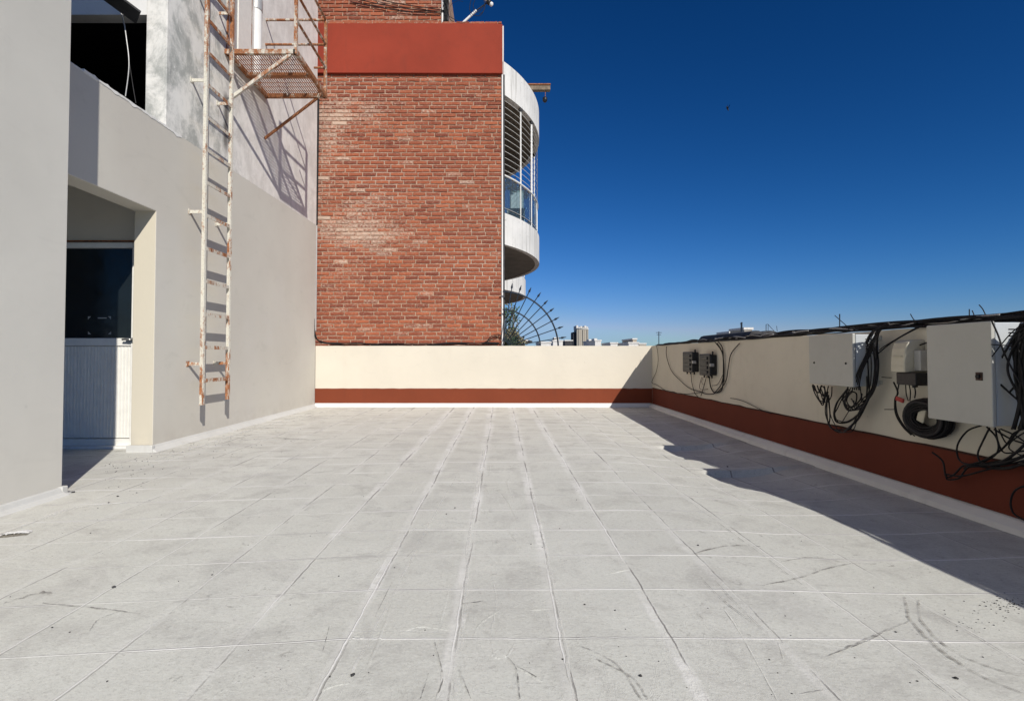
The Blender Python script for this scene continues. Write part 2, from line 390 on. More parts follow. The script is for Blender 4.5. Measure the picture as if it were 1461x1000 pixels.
M['leaf'] = simple('shrub_leaves', (.050, .085, .030), .6, .5, 9, .1)
M['leafd'] = simple('dry_shrub_leaves', (.16, .15, .085), .7, .4, 9, .1)
M['city_w'] = mat_streaky('far_white_render', (.72, .70, .66)); M['city_g'] = mat_streaky('far_grey_render', (.40, .37, .31))
M['city_t'] = mat_streaky('far_tan_render', (.47, .40, .31)); M['roofdark'] = simple('tarred_roofing', (.045, .045, .048), .85, .4, 3)
M['win'] = simple('far_window_glass', (.03, .035, .045), .2, .2)
M['ground'] = simple('far_ground', (.13, .125, .115), .95, .35, .03)
M['feather'] = simple('bird_feathers', (.02, .02, .022), .7)

# ------------------------------------------------------------------ terrace floor (gently uneven sheet)
def fh(x, y):
    h = noise.noise(Vector((x*.9, y*.9, 3)))*.005 + noise.noise(Vector((x*3.1, y*3.1, 8)))*.0018 - .002
    # the slabs have sunk along the right side, leaving two lifted lips
    wx = 1/(1+math.exp(-(x-1.35)/.11)) * (1-.75/(1+math.exp(-(x-2.35)/.09)))
    d = .062*math.exp(-((y-5.3)/2.7)**2)*wx
    w2 = 1/(1+math.exp(-(x-1.80)/.035)) * (1-.92/(1+math.exp(-(x-2.42)/.08)))
    if 4.76 < y < 5.92: d += .046*w2*((y-4.76)/1.16)
    if 3.3 < y < 4.66: d += .055*w2*((y-3.3)/1.36)**1.6
    return h-d
def floor_mesh():
    x0, x1, y0, y1 = -7.0, XR+.02, -6.0, YB+.02
    nx, ny = 240, 560; vs = []
    for j in range(ny+1):
        for i in range(nx+1):
            x = x0+(x1-x0)*i/nx; y = y0+(y1-y0)*j/ny
            vs.append((x, y, fh(x, y)))
    fs = [(j*(nx+1)+i, j*(nx+1)+i+1, (j+1)*(nx+1)+i+1, (j+1)*(nx+1)+i) for j in range(ny) for i in range(nx)]
    mb = MB(); mb.add(vs, fs, True); return mb
floor = tag(floor_mesh().build('terrace_floor', M['floor']), 'pale grey painted roof membrane laid in square panels with white seams', 'terrace floor', kind='structure')

# marks on the floor: ribbons a few mm above it
def mat_mark(name, col, lo, hi, scale=14):
    s = NT(name); f = s.ramp(s.noise(scale, 5, .7), lo, hi)
    s.out(col, .9, spec=.1)
    tr = s.n('ShaderNodeBsdfTransparent'); mx = s.n('ShaderNodeMixShader')
    s.link(f, mx.inputs[0]); s.link(tr.outputs[0], mx.inputs[1]); s.link(s.b.outputs[0], mx.inputs[2])
    s.link(mx.outputs[0], s.t.nodes['Material Output'].inputs[0]); return s.m
def ribbons(lines, z=.0075, wsc=1.0):
    mb = MB()
    for pts, w in lines:
        P = smooth([atz(px, py, 0) for px, py in pts], 8); n = len(P); vs = []; w = w*wsc
        for i, p in enumerate(P):
            t = (P[min(i+1, n-1)]-P[max(i-1, 0)]).normalized(); sd = Vector((-t.y, t.x, 0))
            ww = w*(.35+.65*math.sin(math.pi*min(1, max(0, (i+.6)/n))))*(.7+.6*random.random())/2
            j = sd*(random.random()-.5)*w*.6
            vs += [(p.x+sd.x*ww+j.x, p.y+sd.y*ww+j.y, z+fh(p.x, p.y)), (p.x-sd.x*ww+j.x, p.y-sd.y*ww+j.y, z+fh(p.x, p.y))]
        mb.add(vs, [(2*i, 2*i+1, 2*i+3, 2*i+2) for i in range(n-1)])
    return mb
cracks = [([(620, 1000), (632, 965), (620, 915)], .006), ([(672, 998), (655, 955)], .006), ([(742, 998), (737, 955), (722, 935)], .007),
          ([(736, 950), (752, 958), (774, 972)], .006), ([(700, 706), (690, 690)], .008), ([(740, 748), (725, 715), (712, 700)], .007), ([(742, 778), (722, 752)], .007),
          ([(728, 703), (724, 688), (729, 680)], .007), ([(553, 792), (520, 850)], .005), ([(640, 840), (628, 888)], .006),
          ([(1000, 824), (1034, 858), (1085, 895)], .006), ([(470, 893), (461, 928)], .005), ([(600, 998), (612, 960)], .005),
          ([(170, 872), (140, 884), (128, 900)], .009), ([(1180, 935), (1240, 912), (1268, 893)], .006), ([(1291, 848), (1380, 895), (1461, 944)], .006),
          ([(984, 714), (1060, 770), (1152, 838)], .005), ([(1300, 945), (1370, 1000)], .007), ([(1020, 828), (1050, 860), (1090, 898)], .005),
          ([(660, 862), (690, 858)], .012), ([(1140, 990), (1175, 984)], .006), ([(535, 880), (560, 830)], .004), ([(575, 800), (590, 785)], .004)]
arcs = [([(1290, 845), (1300, 880), (1345, 925), (1400, 960), (1461, 985)], .016), ([(1310, 850), (1318, 885), (1370, 930), (1461, 962)], .012),
        ([(1085, 835), (1130, 825), (1200, 800), (1250, 797)], .014), ([(1110, 800), (1160, 790), (1210, 797)], .012), ([(990, 790), (1040, 778), (1085, 777)], .02),
        ([(1180, 935), (1225, 915), (1268, 895), (1300, 880)], .012), ([(850, 940), (900, 965), (925, 998)], .01), ([(830, 922), (880, 948), (915, 998)], .008),
        ([(340, 629), (395, 625), (450, 628)], .04), ([(345, 612), (400, 610)], .03), ([(60, 860), (150, 868), (200, 875)], .012), ([(5, 860), (60, 845), (70, 850)], .03)]
whites = [([(480, 1000), (500, 960), (560, 850), (610, 752), (650, 680)], .013), ([(648, 1000), (652, 955), (664, 850), (672, 750), (690, 640)], .022),
          ([(820, 998), (800, 890), (782, 800), (760, 700)], .018), ([(540, 790), (610, 746), (670, 747)], .010), ([(450, 798), (560, 786), (670, 790)], .010),
          ([(700, 905), (708, 860), (705, 830)], .01), ([(660, 905), (668, 800), (672, 745)], .012), ([(456, 985), (474, 977), (495, 972)], .006),
          ([(500, 900), (580, 900), (640, 903)], .01), ([(1034, 870), (1055, 900), (1110, 998)], .006)]
whites.append(([(225, 656), (300, 632), (380, 607), (445, 589)], .09)); whites.append(([(-10, 768), (60, 740), (120, 722), (215, 715)], .05))
def ridges(lines, hgt=.0035, wsc=1.3):
    mb = MB(); rr = random.Random(3)
    for pts, w in lines:
        P = smooth([atz(px, py, 0) for px, py in pts], 10); n = len(P); vs = []; w = w*wsc
        for i, p in enumerate(P):
            t = (P[min(i+1, n-1)]-P[max(i-1, 0)]).normalized(); sd = Vector((-t.y, t.x, 0))
            k = math.sin(math.pi*min(1, (i+.4)/n))**.5; ww = w*(.4+.6*k)*rr.uniform(.7, 1.3); hh = hgt*k*rr.uniform(.5, 1.3); b = fh(p.x, p.y)
            j = sd*rr.uniform(-.5, .5)*w*.4
            vs += [(p.x+sd.x*ww+j.x, p.y+sd.y*ww+j.y, b-.001), (p.x+sd.x*ww*.2+j.x, p.y+sd.y*ww*.2+j.y, b+hh), (p.x-sd.x*ww+j.x, p.y-sd.y*ww+j.y, b-.001)]
        mb.add(vs, [(3*i+k, 3*i+k+1, 3*i+4+k, 3*i+3+k) for i in range(n-1) for k in (0, 1)], True)
    return mb
creases = cracks[:10] + [([(560, 855), (545, 900), (520, 960)], .006), ([(688, 720), (694, 735), (700, 745)], .006), ([(676, 905), (684, 890), (700, 878), (712, 870)], .005), ([(745, 870), (790, 868)], .004),
    ([(700, 935), (712, 925), (722, 936), (735, 915)], .005), ([(700, 912), (706, 935), (716, 938)], .005), ([(456, 985), (474, 977), (500, 972)], .006), ([(496, 916), (510, 905), (520, 912)], .006), ([(575, 900), (600, 893), (640, 898)], .004),
    ([(530, 820), (548, 800)], .005), ([(596, 690), (588, 705)], .006), ([(690, 655), (694, 672)], .008), ([(700, 660), (698, 675)], .007), ([(860, 820), (900, 812)], .004), ([(1110, 915), (1118, 940)], .004), ([(340, 855), (352, 835)], .005)]
ridges(creases).build('membrane_crease', M['floor'], floor)
for nm, ls, m in (('crack_mark', cracks[10:]+cracks[:4], mat_mark('crack_dirt', (.20, .19, .18), .36, .66, 30)), ('scuff_mark', arcs, mat_mark('scuff_dirt', (.22, .205, .19), .34, .80, 22)),
                  ('paint_ridge', whites, mat_mark('thick_white_paint', (.74, .74, .71), .34, .80, 7))):
    o = ribbons(ls, {'crack_mark': .0045, 'scuff_mark': .0035, 'paint_ridge': .0025}[nm], {'crack_mark': .5, 'scuff_mark': .75, 'paint_ridge': .8}[nm]).build(nm, m, floor)

# ------------------------------------------------------------------ ground and far city
GZ = -24.0
mb = MB(); mb.add([(-3000, -600, GZ), (3000, -600, GZ), (3000, 5000, GZ), (-3000, 5000, GZ)], [(0, 1, 2, 3)])
tag(mb.build('ground', M['ground']), 'flat city ground far below the terrace', 'ground', kind='structure')
def rough_line(a, b, n, amp):
    return [Vector(a).lerp(Vector(b), i/n) + Vector((0, 0, (random.random()-.5)*amp)) for i in range(n+1)]

def city_block(px0, px1, pyt, Y, depth, wall, label, name='city_building', windows=0, top=None, tank=False, group=None):
    a, b = aty(px0, pyt, Y), aty(px1, pyt, Y)
    t = thing(name, label, 'building', ((a.x+b.x)/2, Y+depth/2, GZ), group)
    x0, x1, zt = a.x, b.x, a.z
    MB().box(x0, x1, Y, Y+depth, GZ, zt).build('wall', wall, t)
    w = x1-x0
    cap = MB(); cap.box(x0-.15, x1+.15, Y-.15, Y+depth+.15, zt+.003, zt+.35); cap.build('roof', M['city_w'], t)
    if tank:
        MB().box(x0+w*.25, x0+w*.75, Y+depth*.3, Y+depth*.7, zt+.353, zt+w*.35+.3).build('roof_block', M['city_w'], t)
    for k in range(windows):
        for j in range(3):
            xx = x0+w*(k+.5)/windows; z0 = zt-3.1*(j+1)+.9
            MB().box(xx-w*.17/windows*1.3, xx+w*.17/windows*1.3, Y-.06, Y+.2, z0, z0+1.3).build('window', M['win'], t)
    return t
# the small tower
Y = 230
t = city_block(823, 839.5, 470, Y, 9, M['city_g'], 'small tan tower block with white crown rising behind the rear wall', 'tower_block')
a, b = aty(822.5, 469.5, Y-1), aty(840, 465, Y-1)
mb = MB(); n = 6
for k in range(n):
    x0 = a.x+(b.x-a.x)*k/n; mb.box(x0, x0+(b.x-a.x)/n-.12, Y-.8+.1*k, Y+8, a.z+.36, a.z+[1.6, .9, 1.3, .8, 1.5, 1.1][k])
mb.build('crown', M['city_w'], t)
for k in range(5):
    p = aty(825+k*3.1, 480, Y)
    MB().box(p.x-.10, p.x+.12, Y-.14, Y+.3, -4, a.z-.3).build('recess_line', M['city_t'] if k % 2 else M['roofdark'], t)
p, q = aty(817, 474, Y+4), aty(823, 474, Y+4)
MB().box(p.x, q.x-.05, Y+2, Y+10, GZ, p.z).build('side_wing', M['roofdark'], t)
specs = [(806, 817, 486.5, 180, 'roofdark', 'low dark rooftop just left of the tan tower'), (770, 786, 489.5, 120, 'city_w', 'low white rooftop furthest left on the skyline past the fan guard'),
 (789, 803, 487, 150, 'city_w', 'white rooftop with box on top between the fan guard and the dark rooftop'), (841, 848.5, 487.5, 160, 'city_w', 'narrow white rooftop directly right of the tan tower'),
 (849, 857.5, 486.7, 150, 'city_w', 'white cube rooftop second to the right of the tan tower'), (871, 881, 490.2, 140, 'city_w', 'tiny flat white rooftop midway along the rear wall skyline'),
 (897, 911, 490, 130, 'city_w', 'low white roof carrying a small stair head left of the corner'), (903, 908.5, 484.5, 136, 'city_t', 'small stair head tower standing above the low white roof'),
 (912, 922, 491, 170, 'city_g', 'low grey roof closest to the corner of the two walls')]
for (a0, a1, py, Y, m, lab) in specs:
    city_block(a0, a1, py, Y, 12, M[m], lab, tank=(py < 488 and m == 'city_w'))
specs2 = [(1041, 1050.5, 475.5, 90, 'city_w', 'white chimney-like roof block left of the thin pole behind the right wall'), (1062, 1073, 470.5, 80, 'city_g', 'grey water tank block right of the thin pole behind the right wall')]
for (a0, a1, py, Y, m, lab) in specs2: city_block(a0, a1, py, Y, 5, M[m], lab)
# dark neighbouring roof right of it
t = thing('neighbour_roof', 'low building with black tarred roof and peeling parapet behind the right wall', 'building', (12, 26, GZ))
a, b = aty(1069, 474, 24), aty(1152, 472, 24)
MB().box(a.x, b.x, 24, 34, GZ, a.z-.35).build('wall', M['city_w'], t)
mb = MB(); pts = [(a.x-.1, a.z-.35)]
n = 16
for k in range(n+1): pts.append((a.x-.1+(b.x-a.x)*k/n, a.z-.02+random.random()*.10-(.25 if k in (0, n) else 0)-(0.06 if k > 8 else 0)))
pts.append((b.x, a.z-.35)); mb.prism(pts, lambda p: (p[0], 23.9, p[1]), lambda p: (p[0], 30, p[1])); mb.build('roof', M['roofdark'], t)
mb = MB(); c0, c1 = aty(1110, 476, 23.7), aty(1150, 480, 23.7); mb.box(c0.x, c1.x, 23.6, 23.88, c1.z, c0.z); mb.build('parapet', M['city_t'], t)
# masts on the skyline
def mast(px, pyb, pyt, Y, label, bars=(), lean=0, r=.03, name='antenna_mast'):
    p = aty(px, pyb, Y); q = aty(px+lean, pyt, Y)
    t = thing(name, label, 'antenna', tuple(p)); MB().tube([p, q], r, 6).build('pole', M['fan'], t)
    for (dx0, py0, dx1, py1) in bars:
        MB().tube([aty(px+dx0, py0, Y), aty(px+dx1, py1, Y)], r*.7, 6).build('crossbar', M['fan'], t)
mast(940, 493, 473, 120, 'thin television aerial with short crossbars above the wall corner', [(-4, 474.5, 4, 474.5), (-3, 477.5, 3, 477.5)], r=.09)
mast(1058, 486, 460, 60, 'single dark pole standing between two roof blocks behind the right wall', [(-1.5, 462, 1, 460)], r=.10)
mast(1093, 474, 463, 24.5, 'short bent rod cluster on the black tarred roof', [(0, 463, 3, 462.5), (3, 462.5, 3, 472), (3, 463, 12, 473), (15, 465, 16, 473)], r=.015, name='roof_rods')
mast(1198, 467, 448, 9, 'thin aerial with long slanting arm above the grey cabinet', [(-7, 450, 10, 465)], r=.009)
mast(1246, 450, 0, 9, '', r=.001) if False else None

# hidden lower city so that the skyline holds from a side step
rc = random.Random(3); k = 0
for gx in range(-9, 22):
    for gy in range(2):
        k += 1
        Y = 70+gy*75+rc.random()*25; x = gx*20+rc.random()*5; w = 12+rc.random()*7; zt = .9+Y*.006*rc.random()-rc.random()*5
        if Y < 95 and abs(x-15) < 25: zt = min(zt, -2)
        t = thing('city_building', 'low roof in the town beyond, lost behind the terrace walls', 'building', (x+w/2, Y, GZ), 'roofs of the town hidden behind the terrace walls')
        m = M[rc.choice(['city_w', 'city_g', 'city_t'])]
        MB().box(x, x+w, Y, Y+14, GZ, zt).build('wall', m, t)
        MB().box(x+w*.3, x+w*.6, Y+4, Y+8, zt, zt+.6).build('roof_block', M['city_w'], t)

# ------------------------------------------------------------------ rear parapet wall
t = thing('parapet_wall', 'sunlit cream rear wall with terracotta base band below the brick building', 'wall', (0, YB+.1, 0))
x0 = XL+.004
mb = MB(); n = 60
poly = [(x0, -.3)] + [(XR+.2, -.3)] + [(XR+.2-(XR+.2-x0)*i/n, WT+noise.noise(Vector((i*.7, 0, 5)))*.006) for i in range(n+1)]
mb.prism(poly, lambda p: (p[0], YB, p[1]), lambda p: (p[0], YB+.18, p[1])); mb.build('wall_face', M['cream'], t)
# rough lip: membrane edge line along top
mb = MB(); poly = [(x0, .072), (XR-.003, .070)] + [(XR-.003-(XR-x0)*i/n, .345+noise.noise(Vector((i*.9, 2, 5)))*.007) for i in range(n+1)]
mb.prism(poly, lambda p: (p[0], YB-.006, p[1]), lambda p: (p[0], YB+.002, p[1])); mb.build('painted_band', M['terra'], t)
mb = MB(); poly = [(YB-.045, -.01), (YB-.035, .035), (YB-.012, .069), (YB+.01, .071), (YB+.01, -.01)]
mb.prism(poly, lambda p: (x0, p[0], p[1]), lambda p: (XR-.04, p[0], p[1])); mb.build('kerb', M['kerb'], t, .004)

# ------------------------------------------------------------------ right parapet wall
YE = -5.5
t = thing('parapet_wall', 'shaded cream wall on the right with terracotta band carrying cabinets and cables', 'wall', (XR+.1, 3, 0))
n = 90
poly = [(YE, -.3), (YB-.001, -.3)] + [(YB-.001-(YB-YE)*i/n, WT-.004+noise.noise(Vector((i*.6, 3, 5)))*.008) for i in range(n+1)]
mb = MB(); mb.prism(poly, lambda p: (XR, p[0], p[1]), lambda p: (XR+.2, p[0], p[1])); mb.build('wall_face', M['cream_r'], t)
mb = MB(); poly = [(YE, .062), (YB-.05, .066)] + [(YB-.05-(YB-.05-YE)*i/n, .352+noise.noise(Vector((i*.8, 9, 5)))*.012) for i in range(n+1)]
mb.prism(poly, lambda p: (XR-.012, p[0], p[1]), lambda p: (XR+.004, p[0], p[1])); mb.build('painted_band', M['terra_shaded'], t)
top = poly[2:]; mb = MB(); mb.prism([(p[0], p[1]+.001) for p in top]+[(p[0], p[1]+.012+.004*noise.noise(Vector((p[0]*5, 0, 0)))) for p in top[::-1]], lambda p: (XR-.009, p[0], p[1]), lambda p: (XR+.003, p[0], p[1])); mb.build('shadow_line', simple('painted_shadow_line', (.045, .017, .012), .9), t)  # dark strip painted in for the shadow line along the band top
mb = MB(); poly = [(XR-.085, -.12), (XR-.075, .02), (XR-.03, .055), (XR-.013, .061), (XR+.01, .061), (XR+.01, -.12)]
mb.prism(poly, lambda p: (p[0], YE, p[1]), lambda p: (p[0], YB-.046, p[1])); mb.build('kerb', M['kerb'], t, .004)

# ------------------------------------------------------------------ left building
t = thing('terrace_building', 'tall plastered building on the left with recessed doorway and worn upper wall', 'building', (XL, 6, 0))
poly = [(5.3, -.3), (YB-.001, -.3), (YB-.001, 9.5), (5.43, 9.5), (5.43, 3.345), (2.6, 3.345), (2.6, 2.42), (5.3, 2.42)]
mb = MB(); mb.prism(poly, lambda p: (XL, p[0], p[1]), lambda p: (XL-TH, p[0], p[1])); wall_o = mb.build('wall', M['left'], t, .006)
# chipped edge lumps along the ledge
rr = random.Random(5); n = 46; lo = []; hi = []
for i in range(n+1):
    y = 4.35+1.35*i/n; k = noise.noise(Vector((y*9, 1, 4)))
    lo.append((y, 3.343-max(0, k)*.035-.004-rr.random()*.006)); hi.append((y, 3.352+max(0, noise.noise(Vector((y*14, 5, 4))))*.022+rr.random()*.004))
mb = MB(); mb.prism(lo+hi[::-1], lambda p: (XL+.004, p[0], p[1]), lambda p: (XL-.03, p[0], p[1]))
mb.build('chipped_render', M['kerb'], t)
# door wall inside the recess, recess ceiling and inner side
mb = MB(); mb.box(-6.5, XL-TH-.001, 5.56, 5.7, -.3, 3.3); mb.build('recess_wall', M['cream'], t)
MB().box(-6.5, XL-TH-.002, 2.6, 5.559, 2.75, 2.9).build('recess_ceiling', M['cream'], t)
MB().box(-6.5, -6.4, 2.6, 5.55, 0, 2.749).build('recess_side', M['cream'], t)
# upper open room: dark inside with a lintel
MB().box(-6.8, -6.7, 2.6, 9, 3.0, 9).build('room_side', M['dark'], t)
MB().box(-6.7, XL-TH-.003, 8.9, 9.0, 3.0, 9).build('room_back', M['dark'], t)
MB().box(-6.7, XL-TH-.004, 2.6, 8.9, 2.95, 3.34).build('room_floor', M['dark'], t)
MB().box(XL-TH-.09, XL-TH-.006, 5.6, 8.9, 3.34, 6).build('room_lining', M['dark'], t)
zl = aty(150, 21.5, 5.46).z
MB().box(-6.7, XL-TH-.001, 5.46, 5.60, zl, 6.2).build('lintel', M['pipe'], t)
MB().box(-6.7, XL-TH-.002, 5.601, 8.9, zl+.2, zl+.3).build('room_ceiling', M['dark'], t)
# kerb at the wall foot
yk = 5.26
mb = MB(); pf = [(0.01, -.01), (.075, -.01), (.05, .012), (.016, .035), (.004, .058), (-.01, .06), (-.01, -.01)]
poly = [(XL+a, b) for a, b in pf]
mb.prism(poly, lambda p: (p[0], yk, p[1]), lambda p: (p[0], YB-.05, p[1]))
mb.box(XL-TH-.01, XL+.03, yk-.012, yk+.03, -.01, .062); mb.build('kerb', M['kerb2'], t, .004)
# the door
dY = 5.52
dx1 = aty(190, 500, dY).x; dx0 = -4.72; dz1 = aty(150, 347, dY).z
d = MB().box(dx0-.05, dx0, dY-.02, dY+.05, .0, dz1).box(dx1-.012, dx1+.004, dY-.02, dY+.05, .0, dz1).box(dx0, dx1-.012, dY-.02, dY+.05, dz1-.055, dz1).build('door', M['alu'], t, .004, label='white aluminium door with dark glass above a ribbed panel')
zm1, zm0 = aty(150, 482.5, dY).z, aty(150, 493.5, dY).z
zb1 = aty(150, 625, dY).z
for za, zb_ in ((zm0, zm1), (.02, zb1-.005)): MB().box(dx0, dx1-.013, dY-.012, dY+.03, za, zb_).build('door_rail', M['alu'], d, .003)
MB().box(dx0, dx1-.013, dY+.01, dY+.025, zm1+.001, dz1-.056).build('door_glass', M['glass'], d)
mb = MB(); w = .035; k = 0; x = dx0
while x < dx1-.02:
    mb.box(x, x+.004, dY-.004, dY+.028, zb1+.003, zm0-.005); mb.box(x+.004, x+w, dY+.003, dY+.028, zb1+.003, zm0-.005); x += w
mb.build('ribbed_panel', M['alu'], d)
def tri(mb, px, py, c):
    p = aty(px, py, dY+.0085); s_ = .032
    cs = {'tl': [(0, 0), (s_, 0), (0, -s_)], 'tr': [(0, 0), (0, -s_), (-s_, 0)], 'bl': [(0, 0), (0, s_), (s_, 0)], 'br': [(0, 0), (-s_, 0), (0, s_)]}[c]
    mb.add([(p.x+a, p.y, p.z+b) for a, b in cs], [(0, 1, 2)])
mb = MB(); tri(mb, 125.5, 451.5, 'tl'); tri(mb, 158.5, 451.5, 'tr'); tri(mb, 125.5, 477, 'bl'); tri(mb, 158.5, 477, 'br')
a = aty(139.5, 453, dY+.0085); b = aty(152, 454.5, dY+.0085); mb.add([a, (b.x, a.y, a.z), b, (a.x, a.y, b.z)], [(0, 1, 2, 3)])
mb.build('corner_sticker', M['sticker'], d)
p = aty(179, 486, dY-.05)
MB().tube(smooth([(p.x-.03, dY-.055, p.z+.012), (p.x+.02, dY-.06, p.z+.014), (p.x+.055, dY-.055, p.z+.01), (p.x+.055, dY-.012, p.z+.008)], 4), .011, 8).box(p.x-.01, p.x+.06, dY-.03, dY-.011, p.z-.02, p.z+.03).build('handle', M['steel'], d, .003)
MB().box(dx0-.1, XL-TH-.001, dY-.09, dY+.03, -.005, .022).build('threshold', M['kerb'], t, .004)
# thin strip line above door frame
MB().box(dx0-.05, XL-TH-.001, dY+.02, dY+.045, dz1+.02, dz1+.035).build('door_flashing', M['rust_dark'], t)
# upper access doorway by the platform
ya, yb = 6.62, 7.26
up = MB().box(XL-.01, XL+.012, 6.60, 6.64, 4.80, 7.2).box(XL-.01, XL+.012, yb-.04, yb, 4.80, 7.2).box(XL-.01, XL+.012, 6.64, yb-.04, 7.15, 7.2).build('access_door', M['rust'], t, label='pale metal access door above the rusty platform')
MB().box(XL-.01, XL+.006, 6.645, 6.86, 4.82, 7.149).build('door_leaf', M['alu_grey'], up)
MB().box(XL-.01, XL+.020, 6.865, yb-.042, 4.82, 7.149).build('door_leaf', M['alu'], up)

# hanging wires in the opening
for i, (lab, pts) in enumerate([('longer grey wire hanging in the dark upper opening', [(158, 0), (174, 22), (181, 60), (184, 95), (179, 138)]), ('thin dark-grey wire hanging at the right of the dark opening', [(170, 0), (176, 30), (184, 85), (190, 125), (194, 148)])]):
    o = MB().tube(smooth([aty(a, b, 5.38+.02*i) for a, b in pts], 6), .006 if i == 0 else .004, 6).build('hanging_wire', M['alu_grey' if i == 0 else 'black2']); tag(o, lab, 'wire')
# small sheet of black roofing poking over the opening
mb = MB(); a = aty(160, -8, 5.2); b = aty(183, 12, 5.2)
mb.bar((a.x-.1, 5.1, a.z+.02), (b.x, 5.35, b.z), .25, .02); tag(mb.build('roofing_offcut', M['roofdark']), 'scrap of black roofing sheet sticking out above the dark opening', 'roofing')

# near wall
t = thing('wing_wall', 'smooth pale grey wall filling the left edge, closest to the camera', 'wall', (NX, 1, 0))
MB().box(NX-.35, NX, -5.5, NY, -.3, 9.5).build('wall_face', M['near'], t, .004)
mb = MB(); poly = [(NX-.3, -.01), (NX+.075, -.01), (NX+.055, .008), (NX+.03, .016), (NX+.018, .05), (NX+.014, .052), (NX-.3, .052)]
poly = [(a, b) for a, b in poly]
mb.prism(poly, lambda p: (p[0], -5.5, p[1]), lambda p: (p[0], NY-.01, p[1]))
mb.box(NX-.3, NX+.028, NY-.03, NY+.018, -.01, .056); mb.box(NX-.3, NX+.045, NY-.06, NY+.03, -.01, .008); mb.build('kerb', M['kerb2'], t, .006)

# ------------------------------------------------------------------ ladder
LX = XL+.165
y1 = F*abs(LX)/(PX-289); y2 = F*abs(LX)/(PX-325.5)
t = thing('wall_ladder', 'tall rusty white steel ladder fixed to the left wall', 'ladder', (LX, (y1+y2)/2, .42))
zb = atx(287, 578, LX).z
for yy, zz in ((y1, zb), (y2, zb+.02)):
    MB().box(LX-.024, LX+.024, yy-.012, yy+.012, zz, 8.2).box(LX+.014, LX+.024, yy-.03, yy-.012, zz, 8.2).build('rail', M['rust'], t, .002)
z0 = .95-(541-508.2)/750*y1; k = 0; sp = 47.45/750*y1
while z0+k*sp < 8.0:
    z = z0+k*sp; MB().box(LX-.02, LX+.02, y1, y2, z-.004, z+.004).box(LX+.012, LX+.02, y1, y2, z-.036, z-.004).build('rung', M['rust_hi'], t); k += 1
for py in (110, 301, 519):
    zz = atx(268, py, XL).z
    for yy, dz in ((y1, 0), (y2, -.0)):
        MB().box(XL-.001, LX-.02, yy-.006, yy+.006, zz-.018, zz+.018).box(XL-.001, XL+.006, yy-.03, yy+.03, zz-.03, zz+.03).build('bracket', M['rust'], t)
for zz in (5.2, 6.6):
    for yy in (y1, y2): MB().box(XL-.001, LX-.02, yy-.006, yy+.006, zz-.018, zz+.018).build('bracket', M['rust'], t)

# ------------------------------------------------------------------ platform
PYa, PYm, PYb = 6.58, 7.12, 7.70
t = thing('steel_platform', 'rusty steel landing with grating floor and railings high on the left wall', 'platform', (-3, 7.1, 4.8))
PXo = aty(422, 72, PYa).x; PZ = aty(422, 75, PYa).z
fr = MB()
for yy in (PYa, PYb): fr.bar((XL, yy, PZ), (PXo, yy, PZ), .05, .06)
fr.bar((XL, PYm, PZ-.004), (PXo, PYm, PZ-.004), .06, .05)
fr.bar((PXo, PYa-.025, PZ+.001), (PXo, PYb+.025, PZ+.001), .05, .062); fr.bar((XL+.03, PYa, PZ+.001), (XL+.03, PYb, PZ+.001), .04, .062)
fr.build('frame', M['rust_hi'], t, .002)
g = MB(); n = 27
for i in range(n):
    x = XL+.05+(PXo-XL-.09)*i/(n-1); g.box(x-.0052, x+.0052, PYa+.02, PYb-.02, PZ+.012, PZ+.020)
for i in range(9):
    y = PYa+.1+(PYb-PYa-.2)*i/8; g.box(XL+.05, PXo-.03, y-.003, y+.003, PZ+.0205, PZ+.025)
g.build('grating', M['rust_dark'], t)
ztop = aty(463, 29, PYb).z; z2 = aty(463, 64, PYb).z; z3 = aty(463, 97, PYb).z
for (x, y, zt) in ((PXo, PYa, ztop), (PXo, PYb, ztop)): MB().box(x-.02, x+.02, y-.02, y+.02, PZ+.033, zt).build('post', M['rust_hi'], t, .002)
xi = aty(375.5, 60, PYb).x
MB().tube([(xi, PYb, z2), (xi, PYb, ztop)], .011, 6).build('post', M['rust'], t)
for z in (ztop, z2):
    MB().tube([(xi, PYb, z), (PXo, PYb, z)], .018, 8).build('rail', M['rust_hi'], t)
MB().tube([(PXo-.17, PYb, z3), (PXo, PYb, z3)], .016, 8).build('rail', M['rust_hi'], t)
for z in (ztop, z2, z3): MB().tube([(PXo, PYa, z), (PXo, PYb, z)], .018, 8).build('rail', M['rust_hi'], t)
sa = aty(415, 74, PYa); sb = aty(318, 147, PYa)
MB().bar((sa.x, PYa, PZ-.03), (XL, PYa, sb.z), .04, .035, (0, 1, 0)).build('strut', M['rust'], t)
sa = aty(453, 138, PYb); sb = aty(372, 198, PYb)
MB().bar((sa.x, PYb, PZ-.03), (XL, PYb, sb.z), .03, .03, (0, 1, 0)).build('strut', M['rust_dark'], t)

# vent pipe beside the platform
px_ = 364; pyy = 7.43
pt = aty(px_, 60, pyy)
t = thing('vent_pipe', 'white vertical pipe with grey elbow on the upper left wall', 'pipe', (pt.x, pyy, 4.8))
zt_ = aty(px_, 14, pyy).z
MB().tube([(pt.x, pyy, 4.87), (pt.x, pyy, zt_)], .088, 20).build('pipe', M['pipe'], t)
MB().tube(smooth([(pt.x, pyy, zt_-.02), (pt.x, pyy, zt_+.12), (pt.x-.03, pyy-.04, zt_+.3), (pt.x-.06, pyy-.1, zt_+.6)], 5), .096, 20).build('elbow', M['alu_grey'], t)

